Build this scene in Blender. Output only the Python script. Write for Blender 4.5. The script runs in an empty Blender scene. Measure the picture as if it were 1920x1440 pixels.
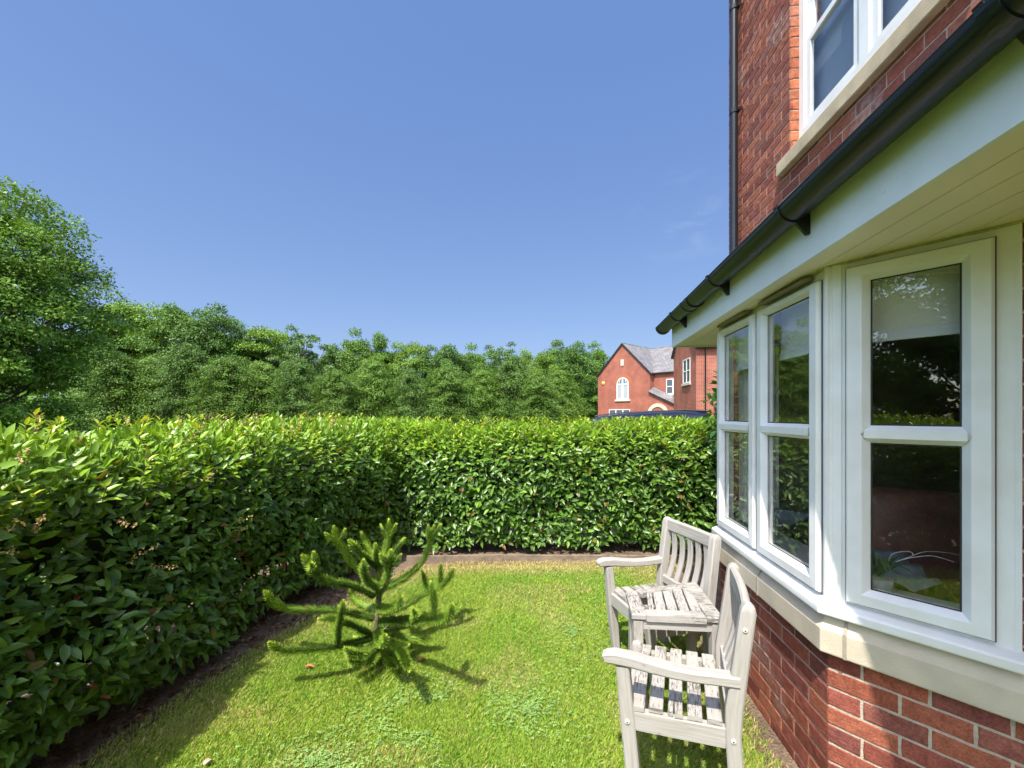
import bpy, bmesh, math, random
import numpy as np
from mathutils import Vector, Matrix

random.seed(7)
RNG = np.random.default_rng(11)
sc = bpy.context.scene
COL = sc.collection
R = math.radians
EYE = 1.6

# ------------------------------------------------------------------ helpers
def tag(o, label=None, cat=None, group=None, kind=None):
    if label: o['label'] = label
    if cat: o['category'] = cat
    if group: o['group'] = group
    if kind: o['kind'] = kind
    return o

def empty(name, loc=(0, 0, 0), rz=0.0):
    o = bpy.data.objects.new(name, None)
    o.empty_display_size = .1
    o.location = loc
    o.rotation_euler = (0, 0, rz)
    COL.objects.link(o)
    return o

def link_mesh(name, me, parent=None):
    o = bpy.data.objects.new(name, me)
    COL.objects.link(o)
    if parent: o.parent = parent
    return o

def copy_tree(o, parent=None):
    c = o.copy()
    COL.objects.link(c)
    if parent: c.parent = parent
    for ch in list(o.children):
        copy_tree(ch, c)
    return c

class MB:
    """collects polygons with uv and a vertex colour"""
    def __init__(self):
        self.v = []; self.f = []; self.uv = []; self.c = []; self.m = []
    def poly(self, pts, uvs=None, col=(1, 1, 1), mat=0):
        i = len(self.v)
        self.v += [tuple(p) for p in pts]
        self.c += [col] * len(pts)
        self.f.append(tuple(range(i, i + len(pts))))
        self.m.append(mat)
        if uvs is None:
            n = (Vector(pts[1]) - Vector(pts[0])).cross(Vector(pts[-1]) - Vector(pts[0]))
            if n.length < 1e-12: n = Vector((0, 0, 1))
            n.normalize()
            if abs(n.z) > .75:
                uvs = [(p[0], p[1]) for p in pts]
            else:
                t = Vector((-n.y, n.x, 0)).normalized()
                uvs = [(t.x * p[0] + t.y * p[1], p[2]) for p in pts]
        self.uv += list(uvs)
    def shared(self, verts, faces, col=(1, 1, 1), mat=0):
        """a piece whose faces share vertices (smooth shading, bevels)"""
        i = len(self.v)
        self.v += [tuple(p) for p in verts]
        self.c += [col] * len(verts)
        for f in faces:
            self.f.append(tuple(i + k for k in f)); self.m.append(mat)
            self.uv += [(0, 0)] * len(f)
    def box(self, a, b, col=(1, 1, 1), mat=0):
        (x0, y0, z0), (x1, y1, z1) = a, b
        if x0 > x1: x0, x1 = x1, x0
        if y0 > y1: y0, y1 = y1, y0
        if z0 > z1: z0, z1 = z1, z0
        P = [(x0,y0,z0),(x1,y0,z0),(x1,y1,z0),(x0,y1,z0),(x0,y0,z1),(x1,y0,z1),(x1,y1,z1),(x0,y1,z1)]
        for q in ((0,3,2,1),(4,5,6,7),(0,1,5,4),(1,2,6,5),(2,3,7,6),(3,0,4,7)):
            self.poly([P[k] for k in q], None, col, mat)
    def loft(self, pts, sa, sb, A, ch=.2, n=None, caps=True, col=(1, 1, 1), mat=0, uoff=None, round_=False):
        """bar along pts; sa size along lateral axis A, sb size across; ch chamfer share (or a round section)"""
        pts = [Vector(p) for p in pts]
        N = len(pts)
        if not isinstance(sa, (list, tuple)): sa = [sa] * N
        if not isinstance(sb, (list, tuple)): sb = [sb] * N
        A = Vector(A).normalized()
        uo = random.uniform(0, 30) if uoff is None else uoff
        vo = random.uniform(0, 30)
        rings = []; us = []; u = uo
        for k in range(N):
            if k: u += (pts[k] - pts[k-1]).length
            T = (pts[min(k+1, N-1)] - pts[max(k-1, 0)]).normalized()
            B = T.cross(A)
            if B.length < 1e-5: B = T.cross(Vector((1, 0, 0)))
            B.normalize()
            a2 = B.cross(T).normalized()
            ha, hb = sa[k] / 2, sb[k] / 2
            if round_:
                nn = n or 12
                sec = [(ha * math.cos(2*math.pi*q/nn), hb * math.sin(2*math.pi*q/nn)) for q in range(nn)]
            else:
                c = ch * min(ha, hb)
                sec = [(ha, -hb+c), (ha, hb-c), (ha-c, hb), (-ha+c, hb), (-ha, hb-c), (-ha, -hb+c), (-ha+c, -hb), (ha-c, -hb)]
            rings.append([pts[k] + a2 * p + B * q for p, q in sec]); us.append(u)
        S = len(rings[0])
        per = [0]
        for q in range(S):
            per.append(per[-1] + (rings[0][q] - rings[0][(q+1) % S]).length)
        i = len(self.v)
        for r in rings:
            self.v += [tuple(p) for p in r]; self.c += [col] * S
        for k in range(N - 1):
            for q in range(S):
                q2 = (q+1) % S
                self.f.append((i+k*S+q, i+k*S+q2, i+(k+1)*S+q2, i+(k+1)*S+q)); self.m.append(mat)
                self.uv += [(us[k], vo+per[q]), (us[k], vo+per[q+1]), (us[k+1], vo+per[q+1]), (us[k+1], vo+per[q])]
        if caps:
            for r, base in ((rings[0], 0), (rings[-1], (N-1)*S)):
                ids = [i + base + q for q in range(S)]
                if base == 0: ids = ids[::-1]
                self.f.append(tuple(ids)); self.m.append(mat)
                self.uv += [(uo + (q % 3) * .01, vo + q * .004) for q in range(S)]
    def sweep(self, prof, path, offs, closed_prof=False, col=(1, 1, 1), mat=0, caps=True):
        """prof [(e,z)] swept along a 2D path given as offs(e)->list of 2D points (mitred)"""
        rows = []
        for e, z in prof:
            rows.append([(p[0], p[1], z) for p in offs(e)])
        n = len(rows); m_ = len(rows[0])
        rng = range(n) if closed_prof else range(n-1)
        for k in rng:
            a, b = rows[k], rows[(k+1) % n]
            for j in range(m_-1):
                self.poly([a[j], a[j+1], b[j+1], b[j]], None, col, mat)
        if caps:
            self.poly([r[0] for r in rows], None, col, mat)
            self.poly([r[-1] for r in rows][::-1], None, col, mat)
    def build(self, name, mats, parent=None, smooth=False, bevel=0, merge=False, angle=40):
        me = bpy.data.meshes.new(name)
        me.from_pydata(self.v, [], self.f)
        ul = me.uv_layers.new(name='UVMap')
        flat = np.array(self.uv, dtype=np.float32).ravel()
        ul.data.foreach_set('uv', flat)
        ca = me.attributes.new('col', 'FLOAT_COLOR', 'POINT')
        arr = np.ones((len(self.v), 4), dtype=np.float32)
        arr[:, :3] = np.array([c[:3] for c in self.c], dtype=np.float32)
        ca.data.foreach_set('color', arr.ravel())
        if not isinstance(mats, (list, tuple)): mats = [mats]
        for m_ in mats: me.materials.append(m_)
        me.polygons.foreach_set('material_index', self.m)
        if merge or bevel:
            bm = bmesh.new(); bm.from_mesh(me)
            bmesh.ops.remove_doubles(bm, verts=bm.verts, dist=1e-5)
            bmesh.ops.recalc_face_normals(bm, faces=bm.faces)
            if bevel:
                es = [e for e in bm.edges if len(e.link_faces) == 2 and e.calc_face_angle(0) > R(25)]
                bmesh.ops.bevel(bm, geom=es, offset=bevel, segments=2, profile=.6, affect='EDGES', clamp_overlap=True)
            bm.to_mesh(me); bm.free()
        if smooth:
            me.polygons.foreach_set('use_smooth', [True] * len(me.polygons))
            try: me.set_sharp_from_angle(angle=R(angle))
            except Exception: pass
        me.update()
        return link_mesh(name, me, parent)

def np_mesh(name, V, F, C, mat, smooth=True):
    """V (n,3), F (m,3) triangles, C (n,3)"""
    me = bpy.data.meshes.new(name)
    V = np.asarray(V, np.float32); F = np.asarray(F, np.int32)
    me.vertices.add(len(V)); me.vertices.foreach_set('co', V.ravel())
    me.loops.add(F.size); me.loops.foreach_set('vertex_index', F.ravel())
    me.polygons.add(len(F))
    me.polygons.foreach_set('loop_start', np.arange(0, F.size, 3, dtype=np.int32))
    me.polygons.foreach_set('loop_total', np.full(len(F), 3, dtype=np.int32))
    if smooth: me.polygons.foreach_set('use_smooth', np.ones(len(F), dtype=bool))
    ca = me.attributes.new('col', 'FLOAT_COLOR', 'POINT')
    arr = np.ones((len(V), 4), np.float32); arr[:, :3] = C
    ca.data.foreach_set('color', arr.ravel())
    me.materials.append(mat)
    me.update(calc_edges=True)
    return me

def nrm(a):
    return a / np.maximum(np.linalg.norm(a, axis=-1, keepdims=True), 1e-9)

# ------------------------------------------------------------------ materials
def newmat(name):
    m = bpy.data.materials.new(name); m.use_nodes = True
    nt = m.node_tree; nt.nodes.clear()
    out = nt.nodes.new('ShaderNodeOutputMaterial')
    return m, nt, out

def N(nt, typ, **kw):
    n = nt.nodes.new(typ)
    for k, v in kw.items():
        if k in n.inputs: n.inputs[k].default_value = v
        else: setattr(n, k, v)
    return n

def ramp(nt, fac, stops):
    r = nt.nodes.new('ShaderNodeValToRGB')
    el = r.color_ramp.elements
    while len(el) < len(stops): el.new(.5)
    for e, (p, c) in zip(el, stops):
        e.position = p; e.color = (c[0], c[1], c[2], 1) if not isinstance(c, (int, float)) else (c, c, c, 1)
    nt.links.new(fac, r.inputs[0])
    return r.outputs[0]

def mixc(nt, fac, a, b, mode='MIX'):
    n = nt.nodes.new('ShaderNodeMix'); n.data_type = 'RGBA'; n.blend_type = mode
    for s, v in ((n.inputs[0], fac), (n.inputs[6], a), (n.inputs[7], b)):
        if isinstance(v, (int, float)): s.default_value = v
        elif isinstance(v, tuple): s.default_value = (v[0], v[1], v[2], 1)
        else: nt.links.new(v, s)
    return n.outputs[2]

def mul(nt, a, b):
    n = nt.nodes.new('ShaderNodeMath'); n.operation = 'MULTIPLY'
    for s, v in ((n.inputs[0], a), (n.inputs[1], b)):
        if isinstance(v, (int, float)): s.default_value = v
        else: nt.links.new(v, s)
    return n.outputs[0]

def simple(name, base, rough=.5, metallic=0, noise=0, nscale=20, bump=0, bscale=60, spec=.5, coat=0, dark=None):
    m, nt, out = newmat(name)
    p = N(nt, 'ShaderNodeBsdfPrincipled')
    p.inputs['Roughness'].default_value = rough
    p.inputs['Metallic'].default_value = metallic
    p.inputs['Specular IOR Level'].default_value = spec
    p.inputs['Coat Weight'].default_value = coat
    tc = N(nt, 'ShaderNodeTexCoord')
    if noise:
        nz = N(nt, 'ShaderNodeTexNoise', Scale=nscale, Detail=5.0)
        nt.links.new(tc.outputs['Object'], nz.inputs['Vector'])
        d = dark or tuple(c * (1 - noise) for c in base)
        nt.links.new(ramp(nt, nz.outputs[0], [(.3, d), (.65, base)]), p.inputs['Base Color'])
    else:
        p.inputs['Base Color'].default_value = (*base, 1)
    if bump:
        nb = N(nt, 'ShaderNodeTexNoise', Scale=bscale, Detail=6.0)
        nt.links.new(tc.outputs['Object'], nb.inputs['Vector'])
        b = N(nt, 'ShaderNodeBump', Strength=bump, Distance=.01)
        nt.links.new(nb.outputs[0], b.inputs['Height'])
        nt.links.new(b.outputs[0], p.inputs['Normal'])
    nt.links.new(p.outputs[0], out.inputs[0])
    return m

def leafmat(name, rough=.4, trans=.25, spec=.5, tint=(1, 1, 1), tcol=(1.25, 1.15, .45), hue=0.0):
    m, nt, out = newmat(name)
    at = N(nt, 'ShaderNodeAttribute', attribute_name='col')
    c = mixc(nt, 1.0, at.outputs['Color'], tint, 'MULTIPLY')
    p = N(nt, 'ShaderNodeBsdfPrincipled', Roughness=rough)
    p.inputs['Specular IOR Level'].default_value = spec
    nt.links.new(c, p.inputs['Base Color'])
    t = N(nt, 'ShaderNodeBsdfTranslucent')
    nt.links.new(mixc(nt, 1.0, c, tcol, 'MULTIPLY'), t.inputs['Color'])
    mx = N(nt, 'ShaderNodeMixShader'); mx.inputs[0].default_value = trans
    nt.links.new(p.outputs[0], mx.inputs[1]); nt.links.new(t.outputs[0], mx.inputs[2])
    nt.links.new(mx.outputs[0], out.inputs[0])
    return m

def brick_face_mat():
    m, nt, out = newmat('brick_faces')
    at = N(nt, 'ShaderNodeAttribute', attribute_name='col')
    tc = N(nt, 'ShaderNodeTexCoord')
    n1 = N(nt, 'ShaderNodeTexNoise', Scale=26.0, Detail=6.0, Roughness=.65)
    n2 = N(nt, 'ShaderNodeTexNoise', Scale=140.0, Detail=4.0)
    mp = N(nt, 'ShaderNodeMapping'); mp.inputs['Scale'].default_value = (18, 18, 95)
    n3 = N(nt, 'ShaderNodeTexNoise', Scale=1.0, Detail=5.0, Roughness=.7)
    n4 = N(nt, 'ShaderNodeTexNoise', Scale=2.2, Detail=4.0)
    for n in (n1, n2, n4): nt.links.new(tc.outputs['Object'], n.inputs['Vector'])
    nt.links.new(tc.outputs['Object'], mp.inputs[0]); nt.links.new(mp.outputs[0], n3.inputs['Vector'])
    c = mixc(nt, 1.0, at.outputs['Color'], ramp(nt, n1.outputs[0], [(.3, (.62, .58, .6)), (.55, (1, 1, 1)), (.75, (1.25, 1.2, 1.1))]), 'MULTIPLY')
    c = mixc(nt, 1.0, c, ramp(nt, n2.outputs[0], [(.35, (.72, .7, .7)), (.6, (1.08, 1.08, 1.08))]), 'MULTIPLY')
    c = mixc(nt, mul(nt, mul(nt, ramp(nt, n4.outputs[0], [(.58, 0), (.72, 1)]), ramp(nt, n1.outputs[0], [(.4, .2), (.62, 1)])), .45), c, (.52, .46, .43))
    p = N(nt, 'ShaderNodeBsdfPrincipled', Roughness=.9)
    p.inputs['Specular IOR Level'].default_value = .25
    nt.links.new(c, p.inputs['Base Color'])
    b1 = N(nt, 'ShaderNodeBump', Strength=.8, Distance=.004)
    nt.links.new(n3.outputs[0], b1.inputs['Height'])
    b2 = N(nt, 'ShaderNodeBump', Strength=.5, Distance=.0015)
    nt.links.new(n2.outputs[0], b2.inputs['Height']); nt.links.new(b1.outputs[0], b2.inputs['Normal'])
    nt.links.new(b2.outputs[0], p.inputs['Normal'])
    nt.links.new(p.outputs[0], out.inputs[0])
    return m

def brick_far_mat(name, c1, c2, mort, bw=.225, rh=.075, ms=.011, rough=.9):
    m, nt, out = newmat(name)
    uv = N(nt, 'ShaderNodeUVMap')
    bt = N(nt, 'ShaderNodeTexBrick')
    bt.inputs['Color1'].default_value = (*c1, 1); bt.inputs['Color2'].default_value = (*c2, 1)
    bt.inputs['Mortar'].default_value = (*mort, 1)
    bt.inputs['Scale'].default_value = 1.0; bt.inputs['Mortar Size'].default_value = ms
    bt.inputs['Brick Width'].default_value = bw; bt.inputs['Row Height'].default_value = rh
    nt.links.new(uv.outputs[0], bt.inputs['Vector'])
    tc = N(nt, 'ShaderNodeTexCoord')
    nz = N(nt, 'ShaderNodeTexNoise', Scale=1.3, Detail=6.0)
    nt.links.new(tc.outputs['Object'], nz.inputs['Vector'])
    c = mixc(nt, 1.0, bt.outputs[0], ramp(nt, nz.outputs[0], [(.3, (.78, .76, .76)), (.7, (1.15, 1.12, 1.1))]), 'MULTIPLY')
    p = N(nt, 'ShaderNodeBsdfPrincipled', Roughness=rough)
    p.inputs['Specular IOR Level'].default_value = .25
    nt.links.new(c, p.inputs['Base Color'])
    b = N(nt, 'ShaderNodeBump', Strength=.6, Distance=.01); b.invert = True
    nt.links.new(bt.outputs['Fac'], b.inputs['Height']); nt.links.new(b.outputs[0], p.inputs['Normal'])
    nt.links.new(p.outputs[0], out.inputs[0])
    return m

def wood_mat(name, worn):
    """whitewashed timber: grey white paint with grain and flaking streaks along u"""
    m, nt, out = newmat(name)
    uv = N(nt, 'ShaderNodeUVMap')
    mp = N(nt, 'ShaderNodeMapping'); mp.inputs['Scale'].default_value = (5, 95, 1)
    mp2 = N(nt, 'ShaderNodeMapping'); mp2.inputs['Scale'].default_value = (24, 150, 1)
    g = N(nt, 'ShaderNodeTexNoise', Scale=1.0, Detail=7.0, Roughness=.65)
    fl = N(nt, 'ShaderNodeTexNoise', Scale=1.0, Detail=8.0, Roughness=.7)
    big = N(nt, 'ShaderNodeTexNoise', Scale=7.0, Detail=3.0)
    nt.links.new(uv.outputs[0], mp.inputs[0]); nt.links.new(uv.outputs[0], mp2.inputs[0])
    nt.links.new(mp.outputs[0], g.inputs['Vector']); nt.links.new(mp2.outputs[0], fl.inputs['Vector'])
    nt.links.new(uv.outputs[0], big.inputs['Vector'])
    paint = ramp(nt, g.outputs[0], [(.25, (.27, .24, .205)), (.48, (.36, .336, .303)), (.7, (.42, .40, .368))])
    bare = ramp(nt, g.outputs[0], [(.3, (.05, .04, .03)), (.6, (.17, .145, .115))])
    ad = N(nt, 'ShaderNodeMath', operation='ADD'); nt.links.new(fl.outputs[0], ad.inputs[0])
    nt.links.new(mul(nt, big.outputs[0], .5), ad.inputs[1])
    mask = ramp(nt, ad.outputs[0], [(worn, 0), (min(worn + .07, 1), 1)])
    c = mixc(nt, mul(nt, mask, .9), paint, bare)
    p = N(nt, 'ShaderNodeBsdfPrincipled', Roughness=.75)
    p.inputs['Specular IOR Level'].default_value = .3
    nt.links.new(c, p.inputs['Base Color'])
    b = N(nt, 'ShaderNodeBump', Strength=.5, Distance=.002)
    nt.links.new(g.outputs[0], b.inputs['Height'])
    b2 = N(nt, 'ShaderNodeBump', Strength=.5, Distance=.0015); b2.invert = True
    nt.links.new(mask, b2.inputs['Height']); nt.links.new(b.outputs[0], b2.inputs['Normal'])
    nt.links.new(b2.outputs[0], p.inputs['Normal'])
    nt.links.new(p.outputs[0], out.inputs[0])
    return m

def glass_mat(name, ior=2.0, tint=(.86, .9, .88)):
    m, nt, out = newmat(name)
    f0 = ((ior - 1) / (ior + 1)) ** 2
    lw = N(nt, 'ShaderNodeLayerWeight', Blend=.5)
    pw = N(nt, 'ShaderNodeMath', operation='POWER'); pw.inputs[1].default_value = 4.0
    nt.links.new(lw.outputs['Facing'], pw.inputs[0])
    fr = N(nt, 'ShaderNodeMath', operation='MULTIPLY_ADD'); fr.inputs[1].default_value = 1 - f0; fr.inputs[2].default_value = f0
    nt.links.new(pw.outputs[0], fr.inputs[0])
    tr = N(nt, 'ShaderNodeBsdfTransparent'); tr.inputs[0].default_value = (*tint, 1)
    gl = N(nt, 'ShaderNodeBsdfGlossy', Roughness=.012); gl.inputs['Color'].default_value = (.95, .97, .97, 1)
    tc = N(nt, 'ShaderNodeTexCoord'); nz = N(nt, 'ShaderNodeTexNoise', Scale=2.2, Detail=1.0)
    nt.links.new(tc.outputs['Object'], nz.inputs['Vector'])
    b = N(nt, 'ShaderNodeBump', Strength=.03, Distance=.02)
    nt.links.new(nz.outputs[0], b.inputs['Height']); nt.links.new(b.outputs[0], gl.inputs['Normal'])
    mx = N(nt, 'ShaderNodeMixShader')
    nt.links.new(fr.outputs[0], mx.inputs[0]); nt.links.new(tr.outputs[0], mx.inputs[1]); nt.links.new(gl.outputs[0], mx.inputs[2])
    nt.links.new(mx.outputs[0], out.inputs[0])
    return m

M = {}
M['brick'] = brick_face_mat()
M['mortar'] = simple('mortar', (.56, .47, .37), .95, noise=.25, nscale=60, bump=.5, bscale=180)
M['far_brick'] = brick_far_mat('house_brickwork', (.37, .090, .052), (.28, .070, .045), (.44, .26, .19))
M['far_brick2'] = brick_far_mat('house_brickwork_dark', (.33, .10, .055), (.25, .072, .045), (.40, .30, .22), ms=.008)
M['slate'] = brick_far_mat('slate_tiles', (.23, .22, .22), (.16, .155, .16), (.07, .07, .075), .3, .22, .012, .7)
M['stone'] = simple('cast_stone', (.62, .54, .41), .85, noise=.22, nscale=6, bump=.25, bscale=220)
M['stone_old'] = simple('old_cast_stone', (.62, .50, .33), .9, noise=.35, nscale=7, bump=.25, bscale=160)
M['upvc'] = simple('white_plastic', (.86, .86, .85), .32, noise=.11, nscale=7, dark=(.78, .765, .72))
M['fascia'] = simple('fascia_board', (.85, .88, .87), .42, noise=.12, nscale=4, bump=.08, bscale=90)
M['soffit'] = simple('soffit_board', (.93, .84, .74), .5, noise=.08, nscale=3)
M['gutter'] = simple('black_plastic', (.014, .015, .017), .28, noise=.3, nscale=8)
M['seal'] = simple('rubber_seal', (.02, .02, .02), .6)
M['gasket'] = simple('gasket_rubber', (.10, .10, .105), .7)
M['vent'] = simple('vent_plastic', (.27, .24, .18), .6)
M['glass'] = glass_mat('window_glass', 2.1, (.95, .96, .95))
M['glass_up'] = glass_mat('upper_window_glass', 1.6, (.75, .8, .85))
M['wood'] = wood_mat('whitewashed_timber', .90)
M['wood_worn'] = wood_mat('flaking_timber', .775)
M['bolt'] = simple('bolt_plastic', (.62, .58, .5), .5)
M['hedge'] = leafmat('laurel_leaf', .34, .34, .55)
M['hedge_core'] = simple('hedge_shade_core', (.020, .034, .012), 1, noise=.6, nscale=30)  # solid inner core, deep shade put into its dark colour
M['twig'] = simple('twig_bark', (.12, .075, .045), .9, noise=.4, nscale=40)
M['tree_leaf'] = leafmat('tree_leaf', .5, .28, .35, tint=(1.02, 1.13, .95), tcol=(1.15, 1.1, .5))
M['bark'] = simple('tree_bark', (.13, .10, .075), .95, noise=.5, nscale=12, bump=.6, bscale=25)
M['puzzle_leaf'] = leafmat('scale_leaf', .45, .12, .4)
M['puzzle_bark'] = simple('scaly_bark', (.15, .145, .07), .95, noise=.6, nscale=45, bump=1, bscale=70)
M['grass'] = leafmat('grass_blade', .5, .42, .3, tcol=(1.1, 1.1, .5))
M['dry'] = leafmat('dry_leaf', .7, .2, .2, tcol=(1.2, .9, .6))

# ------------------------------------------------------------------ camera, light, sky
cam_d = bpy.data.cameras.new('camera'); cam = bpy.data.objects.new('camera', cam_d)
COL.objects.link(cam); sc.camera = cam
cam.location = (0, 0, EYE); cam.rotation_euler = (R(90), 0, 0)
cam_d.sensor_width = 36; cam_d.lens = 15.0; cam_d.shift_y = 58 / 1920
cam_d.clip_start = .05; cam_d.clip_end = 3000

SUN_AZ, SUN_EL = R(23.5), R(58)
Ldir = Vector((math.sin(SUN_AZ) * math.cos(SUN_EL), math.cos(SUN_AZ) * math.cos(SUN_EL), -math.sin(SUN_EL)))
sd = bpy.data.lights.new('sun', 'SUN'); so = bpy.data.objects.new('sun', sd); COL.objects.link(so)
sd.energy = 2.65; sd.angle = R(.55); sd.color = (1, .955, .87)
so.rotation_euler = Ldir.to_track_quat('-Z', 'Y').to_euler()
so.location = (-6, -12, 20)

w = bpy.data.worlds.new('World'); sc.world = w; w.use_nodes = True
nt = w.node_tree; nt.nodes.clear()
wo = N(nt, 'ShaderNodeOutputWorld'); bg = N(nt, 'ShaderNodeBackground'); bg.inputs[1].default_value = .15
sky = N(nt, 'ShaderNodeTexSky'); sky.sky_type = 'NISHITA'; sky.sun_disc = False
sky.sun_elevation = SUN_EL; sky.sun_rotation = math.pi + SUN_AZ
sky.air_density = 1.0; sky.dust_density = 1.6; sky.ozone_density = 1.6; sky.altitude = 50
# one faint wisp of cirrus low in the sky beyond the house corner
tc = N(nt, 'ShaderNodeTexCoord')
mp = N(nt, 'ShaderNodeMapping'); mp.inputs['Scale'].default_value = (9, 9, 26)
nt.links.new(tc.outputs['Generated'], mp.inputs[0])
nz = N(nt, 'ShaderNodeTexNoise', Scale=1.0, Detail=7.0, Roughness=.62); nz.inputs['Distortion'].default_value = .6
nt.links.new(mp.outputs[0], nz.inputs['Vector'])
vd = N(nt, 'ShaderNodeVectorMath', operation='DISTANCE')
cd = Vector((.395, 1, .45)).normalized(); vd.inputs[1].default_value = cd
nt.links.new(tc.outputs['Generated'], vd.inputs[0])
near = ramp(nt, vd.outputs['Value'], [(.02, 1), (.11, 0)])
wisp = mul(nt, mul(nt, ramp(nt, nz.outputs[0], [(.5, 0), (.78, 1)]), near), .2)
sx = N(nt, 'ShaderNodeSeparateXYZ'); nt.links.new(tc.outputs['Generated'], sx.inputs[0])
# away from the sun the summer sky is an even blue; towards the sun it stays bright
fac = mul(nt, ramp(nt, sx.outputs['Y'], [(.0, 0), (.30, 1)]), .80)
skyk = ramp(nt, sx.outputs['Z'], [(.0, (.40, .58, 1.12)), (.22, (.315, .535, 1.16)), (.62, (.235, .475, 1.17))])
skyb = mixc(nt, fac, sky.outputs[0], skyk)
skyc = mixc(nt, wisp, skyb, (1.8, 1.95, 2.3))
nt.links.new(skyc, bg.inputs[0]); nt.links.new(bg.outputs[0], wo.inputs[0])

sc.view_settings.view_transform = 'Standard'; sc.view_settings.look = 'None'
sc.view_settings.exposure = 1.58; sc.view_settings.gamma = 1
sc.render.engine = 'CYCLES'
sc.cycles.use_denoising = True
sc.cycles.max_bounces = 8; sc.cycles.transparent_max_bounces = 12
sc.cycles.caustics_reflective = False; sc.cycles.caustics_refractive = False

# ------------------------------------------------------------------ our house: local frame x = into the wall, y = along the wall away from the camera
A1 = R(5.85)
CX, CY = 1.281, 1.731
def wl(a, u):           # local -> world
    return (CX + a * math.cos(A1) + u * math.sin(A1), CY - a * math.sin(A1) + u * math.cos(A1))
house = empty('brick_house', (CX, CY, 0), -A1)
tag(house, 'red brick house with white bay window and black gutter, close beside the chairs', 'house')

BAYL, WALLX, UFAR = 1.13, .58, 2.5
S2 = math.sqrt(.5)
def bay_path(e, s0=WALLX / S2, far=True, near=True):
    """bay outline offset outward by e, mitred, from the near wall to the far wall"""
    t = e * math.tan(R(22.5))
    P = []
    if near: P.append((s0 * S2 - e * S2, -s0 * S2 - e * S2))
    P += [(-e, -t), (-e, BAYL + t)]
    if far: P.append((WALLX - e * S2, BAYL + WALLX + e * S2))
    return P

BR_COLS = [(.37, .100, .058), (.42, .125, .068), (.30, .075, .05), (.33, .088, .060), (.39, .108, .058), (.245, .070, .054), (.35, .115, .082), (.43, .14, .080)]
def brick(mb, o, d, n, a, b, z0, z1, col, nx=6, nz=3, depth=.02):
    """one real brick on a wall: rough face grid plus returns; o,d,n 2D origin, direction, outward normal"""
    ln = b - a; nx = max(4, int((nx + 2) * ln / .215 + .5))
    cx_, cz_ = .004 / ln, .004 / (z1 - z0)
    gx = [0, cx_] + [i / (nx - 2) for i in range(1, nx - 2)] + [1 - cx_, 1] if nx >= 4 else [i / nx for i in range(nx + 1)]
    gz = [0, cz_, .5, 1 - cz_, 1]; nz = 4
    g = []
    for j in range(nz + 1):
        for i in range(nx + 1):
            fx = gx[i]; fz = gz[j]
            edge = i in (0, nx) or j in (0, nz)
            h = random.uniform(-.0009, .0009) - (.0016 if edge else 0)
            x = a + ln * fx; z = z0 + (z1 - z0) * fz
            if edge:
                x += random.uniform(-.0012, .0012); z += random.uniform(-.0014, .0014)
            g.append((o[0] + d[0]*x + n[0]*h, o[1] + d[1]*x + n[1]*h, z))
    W = nx + 1
    faces = [(j*W+i, j*W+i+1, (j+1)*W+i+1, (j+1)*W+i) for j in range(nz) for i in range(nx)]
    ring = [i for i in range(W)] + [j*W+nx for j in range(1, nz+1)] + [nz*W+i for i in range(nx-1, -1, -1)] + [j*W for j in range(nz-1, 0, -1)]
    base = len(g)
    back = []
    for k in ring:
        p = g[k]; back.append((p[0] - n[0]*depth, p[1] - n[1]*depth, p[2]))
    allv = g + back
    L = len(ring)
    for k in range(L):
        k2 = (k+1) % L
        faces.append((ring[k2], ring[k], base + k, base + k2))
    mb.shared(allv, faces, col)

def brick_wall(mb, mort, o, d, n, a0, a1, z0, z1, phase=0.0, hole=None, zref=.648, pitch=.225, half=.5):
    """stretcher bond between a0..a1, z0..z1; hole=(ha,hb,hz0,hz1)"""
    k0 = int(math.floor((z0 - zref) / .075 + .001)); k1 = int(math.ceil((z1 - zref) / .075 - .001))
    for k in range(k0, k1):
        zb = zref + k * .075 + .005; zt = zb + .065
        zb = max(zb, z0); zt = min(zt, z1)
        if zt - zb < .01: continue
        off = phase + (pitch * half if k % 2 == 0 else 0)
        x = a0 - ((a0 - off) % pitch)
        if x < a0 < x + pitch and x + pitch - a0 < .06: xs0 = x + pitch
        else: xs0 = None
        while x < a1:
            lo = a0 if (xs0 is not None and abs(x - xs0) < 1e-6) else max(x + .005, a0)
            if xs0 is not None and x < xs0 - 1e-6: x += pitch; continue
            segs = [(lo, min(x + pitch - .005, a1))]
            if hole and zb < hole[3] - .004 and zt > hole[2] + .004:
                ns = []
                for p, q in segs:
                    if q <= hole[0] or p >= hole[1]: ns.append((p, q))
                    else:
                        if p < hole[0]: ns.append((p, hole[0]))
                        if q > hole[1]: ns.append((hole[1], q))
                segs = ns
            for p, q in segs:
                if q - p > .02:
                    c = tuple(v * .9 + .012 for v in random.choice(BR_COLS)); f = random.uniform(.82, 1.15)
                    brick(mb, o, d, n, p, q, zb, zt, tuple(v * f for v in c))
            x += pitch
    # mortar bed behind
    def P(x, z, back=.0038): return (o[0] + d[0]*x - n[0]*back, o[1] + d[1]*x - n[1]*back, z)
    rects = [(a0, a1, z0, z1)]
    if hole:
        ha, hb, h0, h1 = hole
        rects = [(a0, max(ha, a0), z0, z1), (min(hb, a1), a1, z0, z1), (max(ha, a0), min(hb, a1), z0, h0)]
        if h1 < z1: rects.append((max(ha, a0), min(hb, a1), h1, z1))
    for p, q, s, t in rects:
        if q - p > .001: mort.poly([P(p, s), P(q, s), P(q, t), P(p, t)])

bw, mo = MB(), MB()
nf = (-1.0, 0.0)
n2 = (-S2, -S2); e2 = (S2, -S2)
n3 = (-S2, S2); e3 = (S2, S2)
SL = WALLX / S2
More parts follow.
